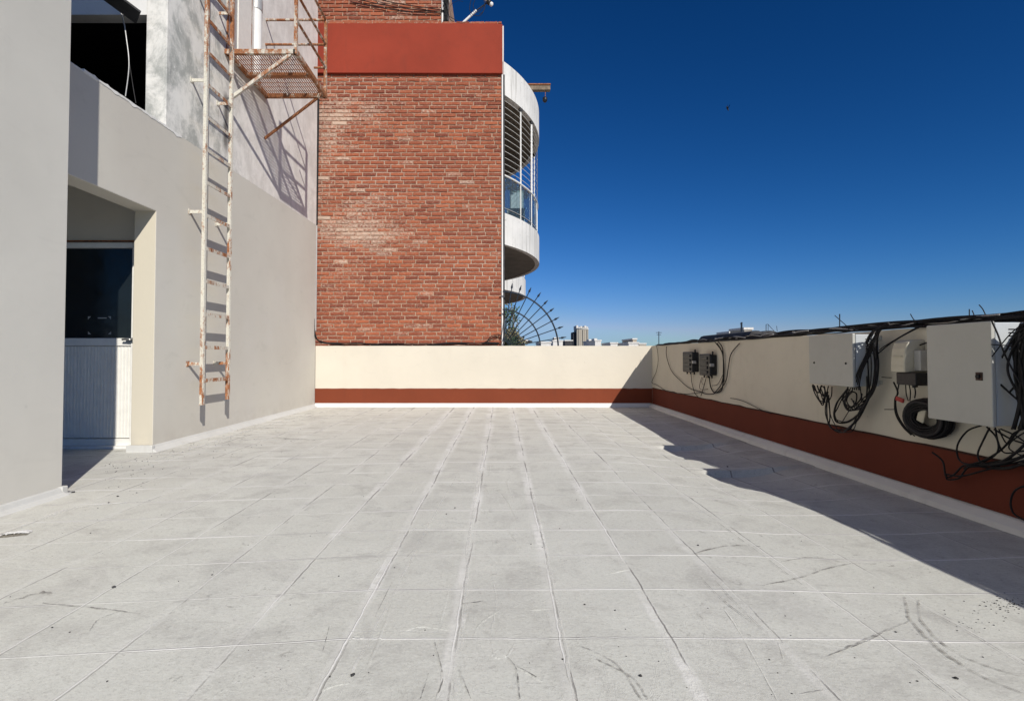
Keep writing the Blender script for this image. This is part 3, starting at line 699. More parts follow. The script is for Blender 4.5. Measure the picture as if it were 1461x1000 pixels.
# ------------------------------------------------------------------ brick building
BY = 10.14
bx1 = aty(716.5, 300, BY).x; bz1 = aty(600, 106, BY).z; rz1 = aty(600, 36, BY).z
t = thing('brick_building', 'tall red brick building with painted red band and curved balconies behind the rear wall', 'building', (-1.7, BY+3, GZ))
MB().box(-4.6, bx1-.012, BY+.012, 24.5, GZ, rz1+.06).build('mortar_wall', M['mortar'], t)
def brick_mesh(x0, x1, z0, z1, y, seed, limef):
    rr = random.Random(seed); vs = []; fs = []; tone = []; lime = []
    ch, bl, jt = .0775, .272, .0185; row = 0; z = z0
    while z < z1:
        h = min(ch, z1-z)-jt; x = x0-(bl*.5 if row % 2 else 0)-rr.random()*.04
        while x < x1:
            L = bl*(.93+.14*rr.random()); a = max(x, x0); b = min(x+L-jt, x1)
            if b-a > .02 and h > .02:
                tn = min(1, max(0, rr.gauss(.5, .28))); lm = limef((a+b)/2, z+h/2) + rr.gauss(0, .12)
                if rr.random() < .03: lm += .6
                if rr.random() < .05: tn = 0
                out = rr.uniform(-.004, .004); o = len(vs); e = .004
                j = lambda s_=.0025: rr.uniform(-s_, s_)
                nseg = 4; ring = []
                top = []; bot = []
                for k in range(nseg+1):
                    xx = a+(b-a)*k/nseg
                    bot.append((xx+j(), z+j(.004))); top.append((xx+j(), z+h+j(.004)))
                # back ring (in mortar) and front ring pulled in
                def P(p, inx, inz, yy): return (p[0]+inx, yy, p[1]+inz)
                for k in range(nseg+1):
                    ix = e if k == 0 else (-e if k == nseg else 0)
                    vs += [P(bot[k], 0, 0, y+.014), P(bot[k], ix, e, y+out+j()), P(top[k], ix, -e, y+out+j()), P(top[k], 0, 0, y+.014)]
                nf = 0
                for k in range(nseg):
                    q = o+4*k
                    for m in range(3): fs.append((q+m, q+4+m, q+5+m, q+m+1)); nf += 1
                fs.append((o, o+1, o+2, o+3)); q = o+4*nseg; fs.append((q+3, q+2, q+1, q)); nf += 2
                tone += [tn]*(4*(nseg+1)); lime += [lm]*(4*(nseg+1))
            x += L
        z += ch; row += 1
    return vs, fs, tone, lime
def build_bricks(name, args, parent):
    vs, fs, tone, lime = brick_mesh(*args); me = bpy.data.meshes.new(name); me.from_pydata(vs, [], fs)
    for nm, dat in (('tone', tone), ('lime', lime)):
        a = me.attributes.new(nm, 'FLOAT', 'POINT'); a.data.foreach_set('value', dat)
    bm = bmesh.new(); bm.from_mesh(me); bmesh.ops.recalc_face_normals(bm, faces=bm.faces); bm.to_mesh(me); bm.free()
    me.materials.append(M['bricks']); o = bpy.data.objects.new(name, me); C.objects.link(o); o.parent = parent
    me.transform(Matrix.Translation(-abs_loc(parent))); return o
def limef(x, z):
    # pale lime bloom: upper left, and a broad middle-left belt
    g = lambda cx, cz, sx, sz: math.exp(-((x-cx)/sx)**2-((z-cz)/sz)**2)
    n_ = noise.noise(Vector((x*1.5, z*2.2, 1)))*.35
    v = .75*g(-3.6, 5.0, .55, .9)+.55*g(-2.9, 5.7, 1.0, .5)+.62*g(-2.9, 3.55, 1.0, .75)+.5*g(-2.4, 3.3, .9, .25)+.45*g(-3.2, 2.4, .6, .4)+.18*g(-3.3, 1.5, .5, .6)
    return v+n_-.12
build_bricks('brick_wall', (-3.72, bx1-.006, WT-.1, bz1+.02, BY, 11, limef), t)
# red band
mb = MB(); n = 40; zt = rz1
poly = [(-4.5, bz1), (bx1+.005, bz1-.012)] + [(bx1+.005+(-4.5-bx1)*i/n, zt+noise.noise(Vector((i*.8, 1, 2)))*.012-(.02 if i == 0 else 0)) for i in range(n+1)]
mb.prism(poly, lambda p: (p[0], BY-.055, p[1]), lambda p: (p[0], BY+.05, p[1])); mb.build('painted_band', M['redband'], t, .006)
MB().box(bx1-.02, bx1+.03, BY+.06, 24.4, bz1, zt+.02).build('side_band', M['streaky'], t)
# top course and annex
xa = aty(630.5, 20, BY+.05).x
build_bricks('coping_bricks', (-4.2, bx1-.01, zt+.016, zt+.075, BY-.02, 5, lambda x, z: .2), t)
MB().box(-4.5, xa-.01, BY+.075, 14, zt+.05, 9.4).build('annex_core', M['mortar'], t)
build_bricks('annex_brick_wall', (-4.2, xa, zt+.08, 9.3, BY+.06, 6, lambda x, z: .12+.15*noise.noise(Vector((x*2, z*2, 0)))), t)
MB().tube([(xa+.01, BY+.06, zt+.08), (xa+.01, BY+.06, 9.3)], .022, 8).build('corner_pipe', M['pipe'], t)
# corner pipe, conduit on the left joint
MB().tube([(bx1+.002, BY-.006, WT-.05), (bx1+.002, BY-.006, bz1-.02)], .016, 10).build('corner_pipe', M['pipe'], t)
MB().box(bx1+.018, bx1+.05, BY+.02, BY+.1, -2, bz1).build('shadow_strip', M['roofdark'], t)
# balconies
AX = bx1+.03
def arc(y0, y1, sag, off=0.0, n=40):
    c = (y0+y1)/2; hw = (y1-y0)/2; Rr = (hw*hw+sag*sag)/(2*sag); cx = AX+sag-Rr; th = math.asin(hw/Rr); out = []
    for i in range(n+1):
        a = -th+2*th*i/n; out.append((cx+(Rr+off)*math.cos(a), c+(Rr+off)*math.sin(a)))
    return out
def curved_wall(mb, y0, y1, sag, z0, z1, thick):
    A = arc(y0, y1, sag); B = arc(y0, y1, sag, -thick); poly = A+B[::-1]; n = len(A)
    a = [(p[0], p[1], z0) for p in poly]; b = [(p[0], p[1], z1) for p in poly]; N = len(poly)
    fs = []
    for i in range(n-1):
        j0, j1 = N-1-i, N-2-i
        fs += [(i, i+1, j1, j0), (i+N, j0+N, j1+N, i+1+N)]
    fs += [(i, i+N, (i+1) % N+N, (i+1) % N) for i in range(N)]
    mb.add(a+b, fs); return mb
def slab(mb, y0, y1, sag, z0, z1, inset=0.0):
    A = arc(y0, y1, sag, -inset) ; poly = A+[(AX-.02, y1-inset), (AX-.02, y0+inset)]
    mb.prism(poly, lambda p: (p[0], p[1], z0), lambda p: (p[0], p[1], z1)); return mb
zr0, zr1 = aty(719, 136, BY+.05).z, aty(719, 89, BY+.05).z
zs0, zs1 = aty(719, 349, BY+.05).z, aty(719, 304, BY+.05).z
zh = aty(719, 250, BY+.05).z
def balcony(y0, y1, first):
    b = curved_wall(MB(), y0, y1, .86, zs0, zs1, .10).build('balcony', M['streaky'], t, label='curved white balcony beside the brick wall' if first else 'curved white balcony further along the facade')
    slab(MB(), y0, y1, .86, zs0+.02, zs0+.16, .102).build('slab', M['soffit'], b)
    A = arc(y0+.03, y1-.03, .82)
    MB().tube([(x, y, zh) for x, y in A], .022, 8).build('handrail', M['alu'], b)
    for zz in (zs1+.10, ): MB().tube([(x, y, zz) for x, y in A], .008, 6).build('rail', M['alu_grey'], b)
    for i in range(0, 41, 5):
        x, y = A[i]; MB().tube([(x, y, zs1), (x, y, zh)], .012, 6).build('baluster', M['alu'], b)
    return b
b1 = balcony(BY+.02, 15.15, True); b2 = balcony(17.05, 22.1, False)
# glass of the first balcony guard
gm = bpy.data.materials.new('balcony_glass'); gm.use_nodes = True; gb = gm.node_tree.nodes['Principled BSDF']
gb.inputs['Base Color'].default_value = (.30, .42, .48, 1); gb.inputs['Roughness'].default_value = .03; gb.inputs['Transmission Weight'].default_value = .9; gb.inputs['IOR'].default_value = 1.2
mb = MB(); curved_wall(mb, BY+.06, 15.1, .80, zs1+.02, zh-.03, .008); mb.build('guard_glass', gm, b1)
# canopy roof over the first balcony
cn = curved_wall(MB(), BY+.02, 15.15, .86, zr0, zr1, .12).build('canopy', M['streaky'], t, label='stained white curved canopy above the balcony')
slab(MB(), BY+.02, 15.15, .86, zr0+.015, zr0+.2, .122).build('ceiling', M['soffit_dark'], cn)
A = arc(BY+.05, 15.1, .82)
def near_px(px):
    return min(A[:26], key=lambda p: abs(PX+F*p[0]/p[1]-px))
for px_, dz, rad in ((743.5, 0, .015), (757.5, 0, .021), (763.2, 0, .013)):
    x, y = near_px(px_); zt0 = zr0-.02
    pts = [(x, y, zh+(zt0-zh)*i/40) for i in range(41)]; rr_ = [rad*(1+.22*(i % 2)) for i in range(41)] if rad > .014 else rad
    MB().tube(pts, rr_, 8).build('post', M['pipe'], cn)
    MB().lathe([(.03, -.06), (.05, -.03), (.04, 0)], (x, y, zr0-.01)).build('post_cap', M['roofdark'], cn)
for i in range(12):
    z = zr0-.10-i*.125; MB().tube([(x, y, z) for x, y in A[:21]], .0048, 5).build('wire', M['alu'], cn)
# furniture behind the guard
def chair_on_balcony(x, y, z, lab):
    c = thing('folding_chair', lab, 'chair', (x, y, z))
    MB().box(x-.2, x+.2, y-.2, y+.2, z+.43, z+.46).build('seat', M['rubber'], c, .005)
    MB().box(x-.2, x+.2, y+.18, y+.21, z+.5, z+.9).build('backrest', M['rubber'], c, .005)
    for sx in (-.18, .18):
        MB().bar((x+sx, y-.22, z), (x+sx, y+.2, z+.88), .02, .02).build('leg', M['alu'], c); MB().bar((x+sx, y+.22, z), (x+sx, y-.18, z+.44), .02, .02).build('leg', M['alu'], c)
fz = zs0+.165
chair_on_balcony(.32, 11.25, fz, 'dark folding chair behind the balcony guard nearest the brick wall')
tb = thing('balcony_table', 'small dark round table behind the balcony guard', 'table', (.35, 12.1, fz))
MB().lathe([(.24, .68), (.24, .71)], (.35, 12.1, fz)).build('table_top', M['rubber'], tb); MB().lathe([(.02, .02), (.02, .68)], (.35, 12.1, fz)).build('stem', M['alu'], tb); MB().lathe([(.17, 0), (.16, .02)], (.35, 12.1, fz)).build('base', M['alu'], tb)
MB().box(AX-.02, AX+.32, 13.8, 13.86, fz, zh+.15).build('balcony_screen', M['alu_grey'], t)
cp = thing('cupboard', 'pale green cupboard behind the balcony guard', 'cupboard', (.4, 13, fz))
MB().box(.22, .55, 12.9, 13.3, fz+.001, fz+1.75).build('body', simple('pale_green_paint', (.42, .50, .42), .5), cp, .01)
MB().box(.235, .38, 12.885, 12.899, fz+.05, fz+1.7).build('door', M['alu'], cp); MB().box(.39, .535, 12.885, 12.899, fz+.05, fz+1.7).build('door', M['alu'], cp)
# hanging vine under the canopy
def leaves(mb, c, rad, n, size, rr, squash=(1, 1, 1)):
    for _ in range(n):
        v = Vector((rr.gauss(0, 1), rr.gauss(0, 1), rr.gauss(0, 1))).normalized()*(rr.random()**.4)
        p = Vector(c)+Vector((v.x*rad*squash[0], v.y*rad*squash[1], v.z*rad*squash[2]))
        a = Vector((rr.gauss(0, 1), rr.gauss(0, 1), rr.gauss(0, 1))).normalized(); b = a.orthogonal().normalized(); s_ = size*(.6+.8*rr.random())
        mb.add([p-a*s_, p+b*s_*.4, p+a*s_, p-b*s_*.4], [(0, 1, 2, 3)])
rr = random.Random(9); vi = thing('hanging_plant', 'dry reddish plant hanging under the canopy by the brick wall', 'plant', (.3, 12.5, 5.2))
mb = MB()
for k in range(7): leaves(mb, (AX+.05+.09*k, 12.6+.12*k, zh+.62+.06*math.sin(k)), .17, 90, .035, rr)
mb.build('foliage', simple('dry_vine', (.12, .06, .03), .8, .6, 20), vi)
MB().tube([(.35, 12.9, zh+.6), (.35, 12.9, zr0)], .008, 5).build('stem', M['wood'], vi)

# projecting beam with pulley
a, b = aty(752, 126, 12.3), aty(785, 126, 12.3)
t2 = thing('hoist_beam', 'weathered beam jutting from the canopy against the sky', 'beam', (a.x, 12.3, a.z))
hh = 4/750*12.3
MB().box(a.x, b.x, 12.25, 12.37, a.z-hh, a.z+hh*.7).build('beam', M['wood'], t2, .01)
MB().box(a.x, b.x+.005, 12.23, 12.39, a.z+hh*.7+.002, a.z+hh*1.15).build('cap', M['rust_dark'], t2)
c = aty(778, 134, 12.3); e = aty(777.5, 142, 12.3)
t3 = thing('pulley', 'small black pulley hanging from the end of the beam', 'pulley', tuple(c))
MB().tube([(c.x, 12.3, a.z-hh), (c.x, 12.3, e.z+.05)], .008, 6).build('hook', M['rust_dark'], t3)
MB().lathe([(.03, -.07), (.055, -.04), (.055, .03), (.02, .06)], (e.x, 12.3, e.z)).build('wheel', M['rubber'], t3)

# antenna group on the brick roof
a = aty(660, 33.5, BY+.15); b = aty(679.5, 15.5, BY+.15); c = aty(697, 3, BY+.15)
t2 = thing('satellite_antenna', 'white antenna arm with receiver head on top of the brick building', 'antenna', tuple(a))
MB().tube([a, b], .024, 10).build('arm', M['pipe'], t2)
MB().tube([b, c], .012, 8).build('arm', M['rubber'], t2)
def blob(px, py, rad, m, nm, ax='z'):
    p = aty(px, py, BY+.12); MB().lathe([(rad*.5, -rad), (rad, -rad*.4), (rad, rad*.5), (rad*.5, rad)], p).build(nm, m, t2)
blob(701, 6.5, .038, M['pipe'], 'receiver'); blob(695, -1, .05, M['pipe'], 'receiver'); blob(697.5, 3.5, .05, M['rubber'], 'clamp')
d0 = aty(712, -28, BY+.2)
mb = MB(); mb.lathe([(.04, 0), (.25, .03), (.4, .10), (.41, .10), (.25, .045), (.04, .015)], (0, 0, 0), n=28)
mb.v = [tuple(Matrix.Rotation(R(62), 3, 'X') @ Vector(v) + d0 + Vector((0, .25, .35))) for v in mb.v]; mb.build('dish', M['pipe'], t2)
MB().tube([c, tuple(d0+Vector((0, .2, .3)))], .012, 6).build('arm', M['rubber'], t2)
rr = random.Random(4)
wl = [[(672, 0), (670, 14), (676, 22), (686, 22), (692, 10), (690, 0)], [(678, 0), (675, 9), (680, 18), (688, 12), (694, 2)], [(641, 24), (650, 29), (656, 33)], [(640, 20), (643, 29), (652, 33)],
      [(644, 26), (642, 10), (652, 2), (661, 3)], [(684, 21), (690, 16), (692, 6)]]
t3 = thing('wire_tangle', 'thin wires looping around the antenna arm on the brick roof', 'wires', tuple(aty(670, 20, BY+.1)))
for w in wl: MB().tube(smooth([aty(p, q, BY+.1) for p, q in w], 6), .0055 if w is not wl[4] else .003, 5).build('wire', M['black'], t3)
a = aty(632.5, 2, BY+.05); b = aty(641, 33, BY+.05)
t3 = thing('junction_box', 'black cable box with white cap at the edge of the upper brick wall', 'junction box', (a.x, BY, b.z))
MB().box(a.x+.01, b.x-.02, BY+.02, BY+.14, b.z+.02, a.z).build('box', M['rubber'], t3, .004); MB().box(a.x-.0, b.x, BY+.0, BY+.16, a.z+.003, a.z+.08).build('cap', M['pipe'], t3, .004)
for k in range(7):
    x = a.x+.02+.012*k; MB().tube(smooth([(x+rr.uniform(-.02, .03), BY-.005+rr.uniform(-.01, .01), a.z-(a.z-b.z)*j/6) for j in range(7)], 4), .005, 5).build('cable', M['black'], t3)
# cables across the upper brick wall
for i, (lab, pts) in enumerate([('upper black cable drooping across the top brick wall', [(512, 0), (545, 7), (590, 14), (634, 17)]), ('lower black cable crossing the top brick wall', [(500, 3), (540, 11), (585, 17.5), (630, 19)]), ('thin cable nearest the top edge of the brick wall', [(525, -4), (570, 6), (612, 12), (634, 15.5)])]):
    tag(MB().tube(smooth([aty(p, q, BY+.03) for p, q in pts], 6), .008, 6).build('wall_cable', M['black']), lab, 'cable')

# cable run along the foot of the brick wall and the conduit
t2 = thing('cable_run', 'dark cables lying along the foot of the brick wall on the rear wall', 'cables', (-1.7, BY-.05, WT))
for k in range(4):
    pts = [(448.5, 455), (447.5+k*.6, 470+k), (451+k, 483+k)]
    P = [aty(p, q, 9.86-.006*k) for p, q in pts]+[aty(462, 488+k*.6, 10.02)]
    rr = random.Random(20+k)
    for i in range(1, 15): 
        xx = 462+(712-462)*i/14; P.append(aty(xx, 489.4+k*.4+rr.uniform(-.9, .9)+(1.2 if 520 < xx < 640 else 0), BY-.03-.006*k))
    MB().tube(smooth(P, 4), .009-.001*k, 6).build('cable', M['black'], t2)
for k in range(3):
    P = [aty(p, q, BY-.05) for p, q in [(688+3*k, 490), (700, 484-2*k), (712, 479-k), (716, 478+3*k)]]
    MB().tube(smooth(P, 4), .006, 6).build('cable', M['black'], t2)
a = aty(451.8, 322, 10.04)
tag(MB().tube([(a.x, 10.04, a.z), aty(450.2, 472, 10.04)], .016, 8).build('conduit', M['alu_grey']), 'thin grey conduit in the corner left of the brick wall', 'conduit')
a = aty(454.5, 130, 10.04); b = aty(452.0, 321, 10.04)  # black tube stands in for the dark gap between wall and brick
tag(MB().tube([a, b], .019, 8).build('gap_line', M['black']), 'thin black line for the dark gap in the corner above the grey conduit', 'pipe')

# ------------------------------------------------------------------ fan guard at the brick corner
FY = 10.02
fc = aty(716.5, 496, FY)
t2 = thing('fan_guard', 'fan-shaped iron spike guard on the wall top beside the brick corner', 'spike guard', (fc.x, FY, WT))
s_ = FY/750
for rad, th in ((80, .017), (54.5, .015)):
    P = [Vector((fc.x+rad*s_*math.cos(a), FY, fc.z+rad*s_*math.sin(a)*1.0)) for a in [R(1.5+88*i/30) for i in range(31)]]
    MB().tube(P, th, 6).build('hoop', M['fan'], t2)
for k, (px_, py_) in enumerate([(807, 481), (803, 466), (797, 453), (790, 440), (781, 429), (771, 418), (757.5, 411), (743.5, 408), (731, 405)]):
    e = aty(px_, py_, FY-.02); d_ = (e-fc); st = fc+d_*.1
    MB().tube([st+Vector((0, -.02, 0)), e+Vector((0, 0, 0))], .009, 5).build('spike', M['fan'], t2)
    dn = d_.normalized(); q = e-dn*.10
    MB().tube([q, q+dn*.03, e+dn*.02], [.008, .024, .001], 6).build('spear_tip', M['fan'], t2)
# plants behind it
def shrub(name, lab, c, rad, n, sq, mat, seed, stems=5, size=.05):
    rr = random.Random(seed); p = thing(name, lab, 'plant', (c[0], c[1], c[2]-rad*sq[2]))
    mb = MB()
    for k in range(7): leaves(mb, (c[0]+rr.uniform(-.6, .6)*rad*sq[0], c[1]+rr.uniform(-.3, .3)*rad, c[2]+rr.uniform(-.6, .6)*rad*sq[2]), rad*.5, n//7, size, rr)
    mb.build('foliage', mat, p)
    for k in range(stems):
        MB().tube(smooth([(c[0]+rr.uniform(-.1, .1), c[1], c[2]-rad*sq[2]), (c[0]+rr.uniform(-.2, .2), c[1], c[2]), (c[0]+rr.uniform(-.4, .4)*rad, c[1], c[2]+rad*sq[2]*.9)], 4), .008, 5).build('stem', M['wood'], p)
c = aty(724, 462, 10.7); shrub('shrub', 'tall thin green shrub behind the fan guard against the brick corner', (c.x+.02, 10.7, c.z), .42, 500, (.28, .3, 1.1), M['leaf'], 1, size=.035)
c = aty(733, 484, 10.6); shrub('shrub', 'low dense shrub at the foot of the fan guard', (c.x, 10.6, c.z), .30, 700, (.9, .6, .55), M['leafd'], 2, size=.04)
c = aty(727, 490, 10.5); shrub('shrub', 'dark leafy shrub low between the brick corner and the fan guard', (c.x, 10.5, c.z), .24, 600, (.8, .6, .7), M['leaf'], 3, size=.04)
# crumbling white ledge behind
t3 = thing('rubble_ledge', 'broken pale masonry ledge behind the spikes of the fan guard', 'ledge', tuple(aty(745, 488, 11.5)))
rr = random.Random(8)
for k in range(16):
    p = aty(728+k*1.9+rr.random(), 483+k*.32+rr.uniform(-1, 1.5), 11.5+rr.random()*.3)
    MB().obox(p, (.03+.03*rr.random(), .05, .012+.02*rr.random()), Matrix.Rotation(rr.uniform(-.5, .5), 3, 'Y')).build('chunk', M['kerb'] if k % 3 else M['roofdark'], t3, .006)

# ------------------------------------------------------------------ right wall equipment
def xtube(pts, r, X=XR-.03, jit=.012, mat=None, name='cable', parent=None, seed=0, k=6, lab=None):
    rr = random.Random(seed*77+len(pts)); P = []
    for i, p in enumerate(pts):
        xx = p[2] if len(p) > 2 else X
        P.append(atx(p[0], p[1], xx-rr.random()*jit))
    return MB().tube(smooth(P, k), r*.72, 7).build(name, mat or M['black'], parent)

# long bundle on the wall top
t = thing('cable_bundle', 'thick black cable bundle lying along the top of the right wall', 'cables', (XR, 4, WT))
rr = random.Random(31)
for k in range(16):
    P = []; r_ = rr.choice([.004, .005, .007, .009, .012]); bx = XR+rr.uniform(-.015, .10); ph = rr.random()*9
    y = YB-.1-rr.random()*.5
    while y > -4.5:
        f = min(1, max(0, (9.5-y)/4.0)); lift = .004+.008*math.sin(y*1.7+ph)+(k % 4)*.010*f+.030*noise.noise(Vector((y*1.6, k*3, 0)))
        xx = bx+.02*noise.noise(Vector((y*.8, k*5, 2)))
        lift = max(lift, .001)
        if xx < XR-.004: lift -= .010
        P.append((xx, y, WT+lift+r_)); y -= .22
    MB().tube(smooth(P, 3), r_, 6).build('cable', M['black'] if k % 4 else M['black2'], t)
# grey/white strands and ties
for k in range(11):
    y = 7.6-k*.62; P = [(XR+.01*math.sin(i), y-.18*i, WT+.030+.014*math.sin(i*1.7+k*2.1)) for i in range(6)]
    MB().tube(smooth(P, 3), .005, 5).build('cable', M['alu_grey'], t)
for i, (lab, pts) in enumerate([('short wire end curling up from the bundle above the beige box', [(1309, 461), (1303, 455), (1299, 448)]), ('upright wire stub left of centre above the large cabinet', [(1383, 452), (1383, 441)]),
    ('small tilted wire stub above the large cabinet', [(1390, 450), (1387, 443)]), ('long bent wire stub above the large cabinet', [(1406, 449), (1402, 441), (1397, 435)])]):
    tag(xtube(pts, .004, XR, 0, name='wire_end'), lab, 'wire')

# cabinets
def cabinet(xa, ya, xb, yb, side_depth, lab, lock, seed):
    X = XR-side_depth
    Yf, Yn = F*X/(xa-PX), F*X/(xb-PX)
    zt, zb = ya, yb
    c = thing('equipment_cabinet', lab, 'cabinet', (XR, (Yf+Yn)/2, zb), 'grey cabinets on the right wall')
    MB().box(X+.028, XR+.002, Yn+.006, Yf-.006, zb+.006, zt-.006).build('body', M['cab_in'], c, .004)
    dr = MB().box(X, X+.022, Yn, Yf, zb, zt).build('door', M['cab'], c, .005)
    mb = MB()
    for k in range(7): mb.box(X+.10, X+.16, Yn+.0025, Yn+.008, zt-.045-.018*k, zt-.040-.018*k)
    mb.build('vent_slot', M['dark'], c)
    if lock == 'square':
        zz = atx(1398, 537, X).z; yy = atx(1397.5, 537, X).y
        MB().box(X-.004, X+.002, yy-.020, yy+.020, zz-.022, zz+.022).build('lock_plate', simple('dark_rust_lock', (.05, .025, .018), .8, .5, 60), dr)
        MB().lathe([(.012, -.012), (.012, .003)], (X-.002, yy, zz), 'x', 14).build('lock', M['black'], dr)
    else:
        for px_, py_ in ((1161.8, 517.5), (1207, 518.5)):
            p = atx(px_, py_, X); MB().lathe([(.008, -.004), (.008, .003)], (X-.001, p.y, p.z), 'x', 12).build('lock', M['black'], dr)
    MB().box(XR-.012, XR+.001, Yn-.03, Yn+.01, zt-.05, zt-.02).box(XR-.012, XR+.001, Yn-.03, Yn+.01, zb+.02, zb+.05).build('mounting_lug', M['cab'], c)
    return c
cabinet(1154, 1.121, 1216.5, .718, .20, 'smaller wide grey cabinet with two tiny locks on the right wall', 'round', 1)
cabinet(1322, 1.138, 1414.5, .570, .21, 'larger grey cabinet with a rusty square lock nearest the camera', 'square', 2)

# black splitter boxes
def splitter(px0, px1, pt, pb, lab):
    X = XR-.10; Yf, Yn = F*X/(px0-PX), F*X/(px1-PX); zt = atx((px0+px1)/2, pt, X).z; zb = atx((px0+px1)/2, pb, X).z
    c = thing('splitter_box', lab, 'junction box', (XR, (Yf+Yn)/2, zb), 'black ribbed junction boxes on the right wall')
    MB().box(X+.02, XR+.001, Yn+.01, Yf-.01, zb+.01, zt-.01).build('body', M['rubber'], c, .015, 3)
    cv = MB().box(X, X+.03, Yn, Yf, zb, zt).build('cover', M['rubber'], c, .018, 3)
    h = (zt-zb)
    for k in range(4):
        z0 = zb+h*(.1+.21*k); MB().box(X-.014, X+.005, Yn+.07, Yf-.07, z0, z0+h*.14).build('rib', M['rubber'], cv, .006)
    zc = (zb+zt)/2
    MB().box(X+.0, X+.05, Yn-.02, Yn+.012, zc-.02, zc+.02).build('latch', M['alu_grey'], c, .003)
    MB().tube([(XR-.04, Yn+.05, zt-.02), (XR-.04, Yn+.05, zt+.035)], .012, 8).build('gland', M['rubber'], c)
    for k in range(3): y = Yn+.06+k*(Yf-Yn-.12)/2; MB().tube([(XR-.05, y, zb+.02), (XR-.05, y, zb-.03)], .011, 8).build('gland', M['rubber'], c)
splitter(973.5, 987.5, 502, 531, 'left of the two black ribbed junction boxes near the far corner')
splitter(997, 1012.5, 505, 536, 'right of the two black ribbed junction boxes near the far corner')

# wires around the splitter boxes
t = thing('loose_wires', 'thin wires running around the two black junction boxes', 'wires', (XR, 7.5, .8))
W = [([(936, 492), (938, 500), (939, 515), (936, 531), (930, 545), (937, 549), (952, 558), (975, 562), (1000, 560)], .006), ([(951, 494), (951, 508), (958, 529), (972, 544), (984, 554), (1003, 560)], .007),
     ([(986, 532), (987, 545), (991, 560), (996, 566)], .006), ([(1008, 537), (1004, 552), (1000, 565)], .007), ([(1012, 537), (1014, 552), (1020, 560), (1030, 555), (1032, 530), (1031, 505), (1023, 490)], .011),
     ([(1055, 490), (1043, 505), (1039, 525), (1035, 545), (1022, 560), (1008, 562), (998, 558)], .008), ([(1020, 488), (1030, 502), (1033, 520), (1033, 545)], .007),
     ([(1001, 538), (998, 552), (1002, 556), (1010, 555)], .005), ([(1003, 538), (1001, 545), (1004, 549)], .004), ([(1016, 550), (1024, 548), (1031, 535)], .005), ([(1042, 568), (1060, 572), (1085, 584), (1100, 590)], .005),
     ([(1025, 488), (1031, 498), (1032, 530), (1029, 548), (1018, 562)], .009)]
for i, (p, r_) in enumerate(W): xtube(p, r_, XR-.02, .01, parent=t, seed=i, mat=M['black'] if i % 3 else M['black2'])

# cables hanging at the small cabinet
t = thing('cable_tangle', 'black cables looping down at the right side of the smaller grey cabinet', 'cables', (XR, 3.8, .8))
W = []
rr = random.Random(12)
base = [(1268, 462), (1254, 474), (1252, 495), (1254, 520), (1250, 548), (1240, 566)]
for k in range(15):
    o = rr.uniform(-3, 3); o2 = rr.uniform(-4, 4); bl = rr.uniform(-1, 1)**3*16-4
    p = [(a+o*(1 if i else .5)+bl*math.sin(math.pi*i/5.2), b+o2*.5) for i, (a, b) in enumerate(base)]
    tail = rr.choice([[(1228, 588), (1205, 602), (1192, 596), (1192, 580), (1205, 556)], [(1232, 576), (1214, 584), (1206, 572), (1212, 556)], [(1236, 570), (1222, 581), (1216, 570)], [(1224, 595), (1212, 612), (1200, 616), (1188, 607), (1181, 590), (1179, 560)],
        [(1234, 572), (1225, 562), (1226, 540), (1236, 505), (1248, 480)], [(1215, 585), (1196, 602), (1191, 590), (1200, 570), (1208, 554)]])
    W.append((p+[(a+rr.uniform(-4, 4), b+rr.uniform(-4, 4)) for a, b in tail], rr.choice([.0045, .006, .0075])))
W += [([(1159, 550), (1163, 562), (1172, 575), (1176, 568), (1170, 552)], .007), ([(1162, 550), (1168, 568), (1174, 578), (1179, 562), (1182, 551)], .006), ([(1166, 550), (1170, 560), (1178, 566), (1176, 551)], .008),
      ([(1160, 549), (1162, 555), (1168, 560), (1172, 550)], .009), ([(1187, 552), (1186, 565), (1180, 574), (1174, 570), (1170, 556)], .006), ([(1172, 550), (1177, 556), (1174, 572), (1168, 570)], .007),
      ([(1210, 555), (1195, 573), (1190, 590), (1194, 602), (1210, 602), (1226, 590), (1236, 575)], .009), ([(1212, 556), (1205, 575), (1210, 582), (1220, 576), (1222, 562), (1214, 558)], .007), ([(1216, 557), (1208, 570), (1214, 580), (1226, 572), (1230, 562)], .007)]
for i, (p, r_) in enumerate(W): xtube(p, r_, XR-.06, .09, parent=t, seed=40+i, mat=M['black'] if i % 5 else M['black2'])
for k in range(4):   # upper fan of cables crossing the cabinet side
    xtube([(1246+k*2, 482, XR-.10), (1236+k*2, 505, XR-.12), (1224+2*k, 530, XR-.17), (1216+3*k, 556, XR-.15)], .006, parent=t, seed=90+k)
xtube([(1252, 505), (1268, 492), (1290, 478), (1316, 465)], .006, XR-.04, .01, parent=t, seed=99)
xtube([(1254, 500), (1262, 494), (1285, 480), (1310, 466)], .005, XR-.04, .01, parent=t, seed=98)

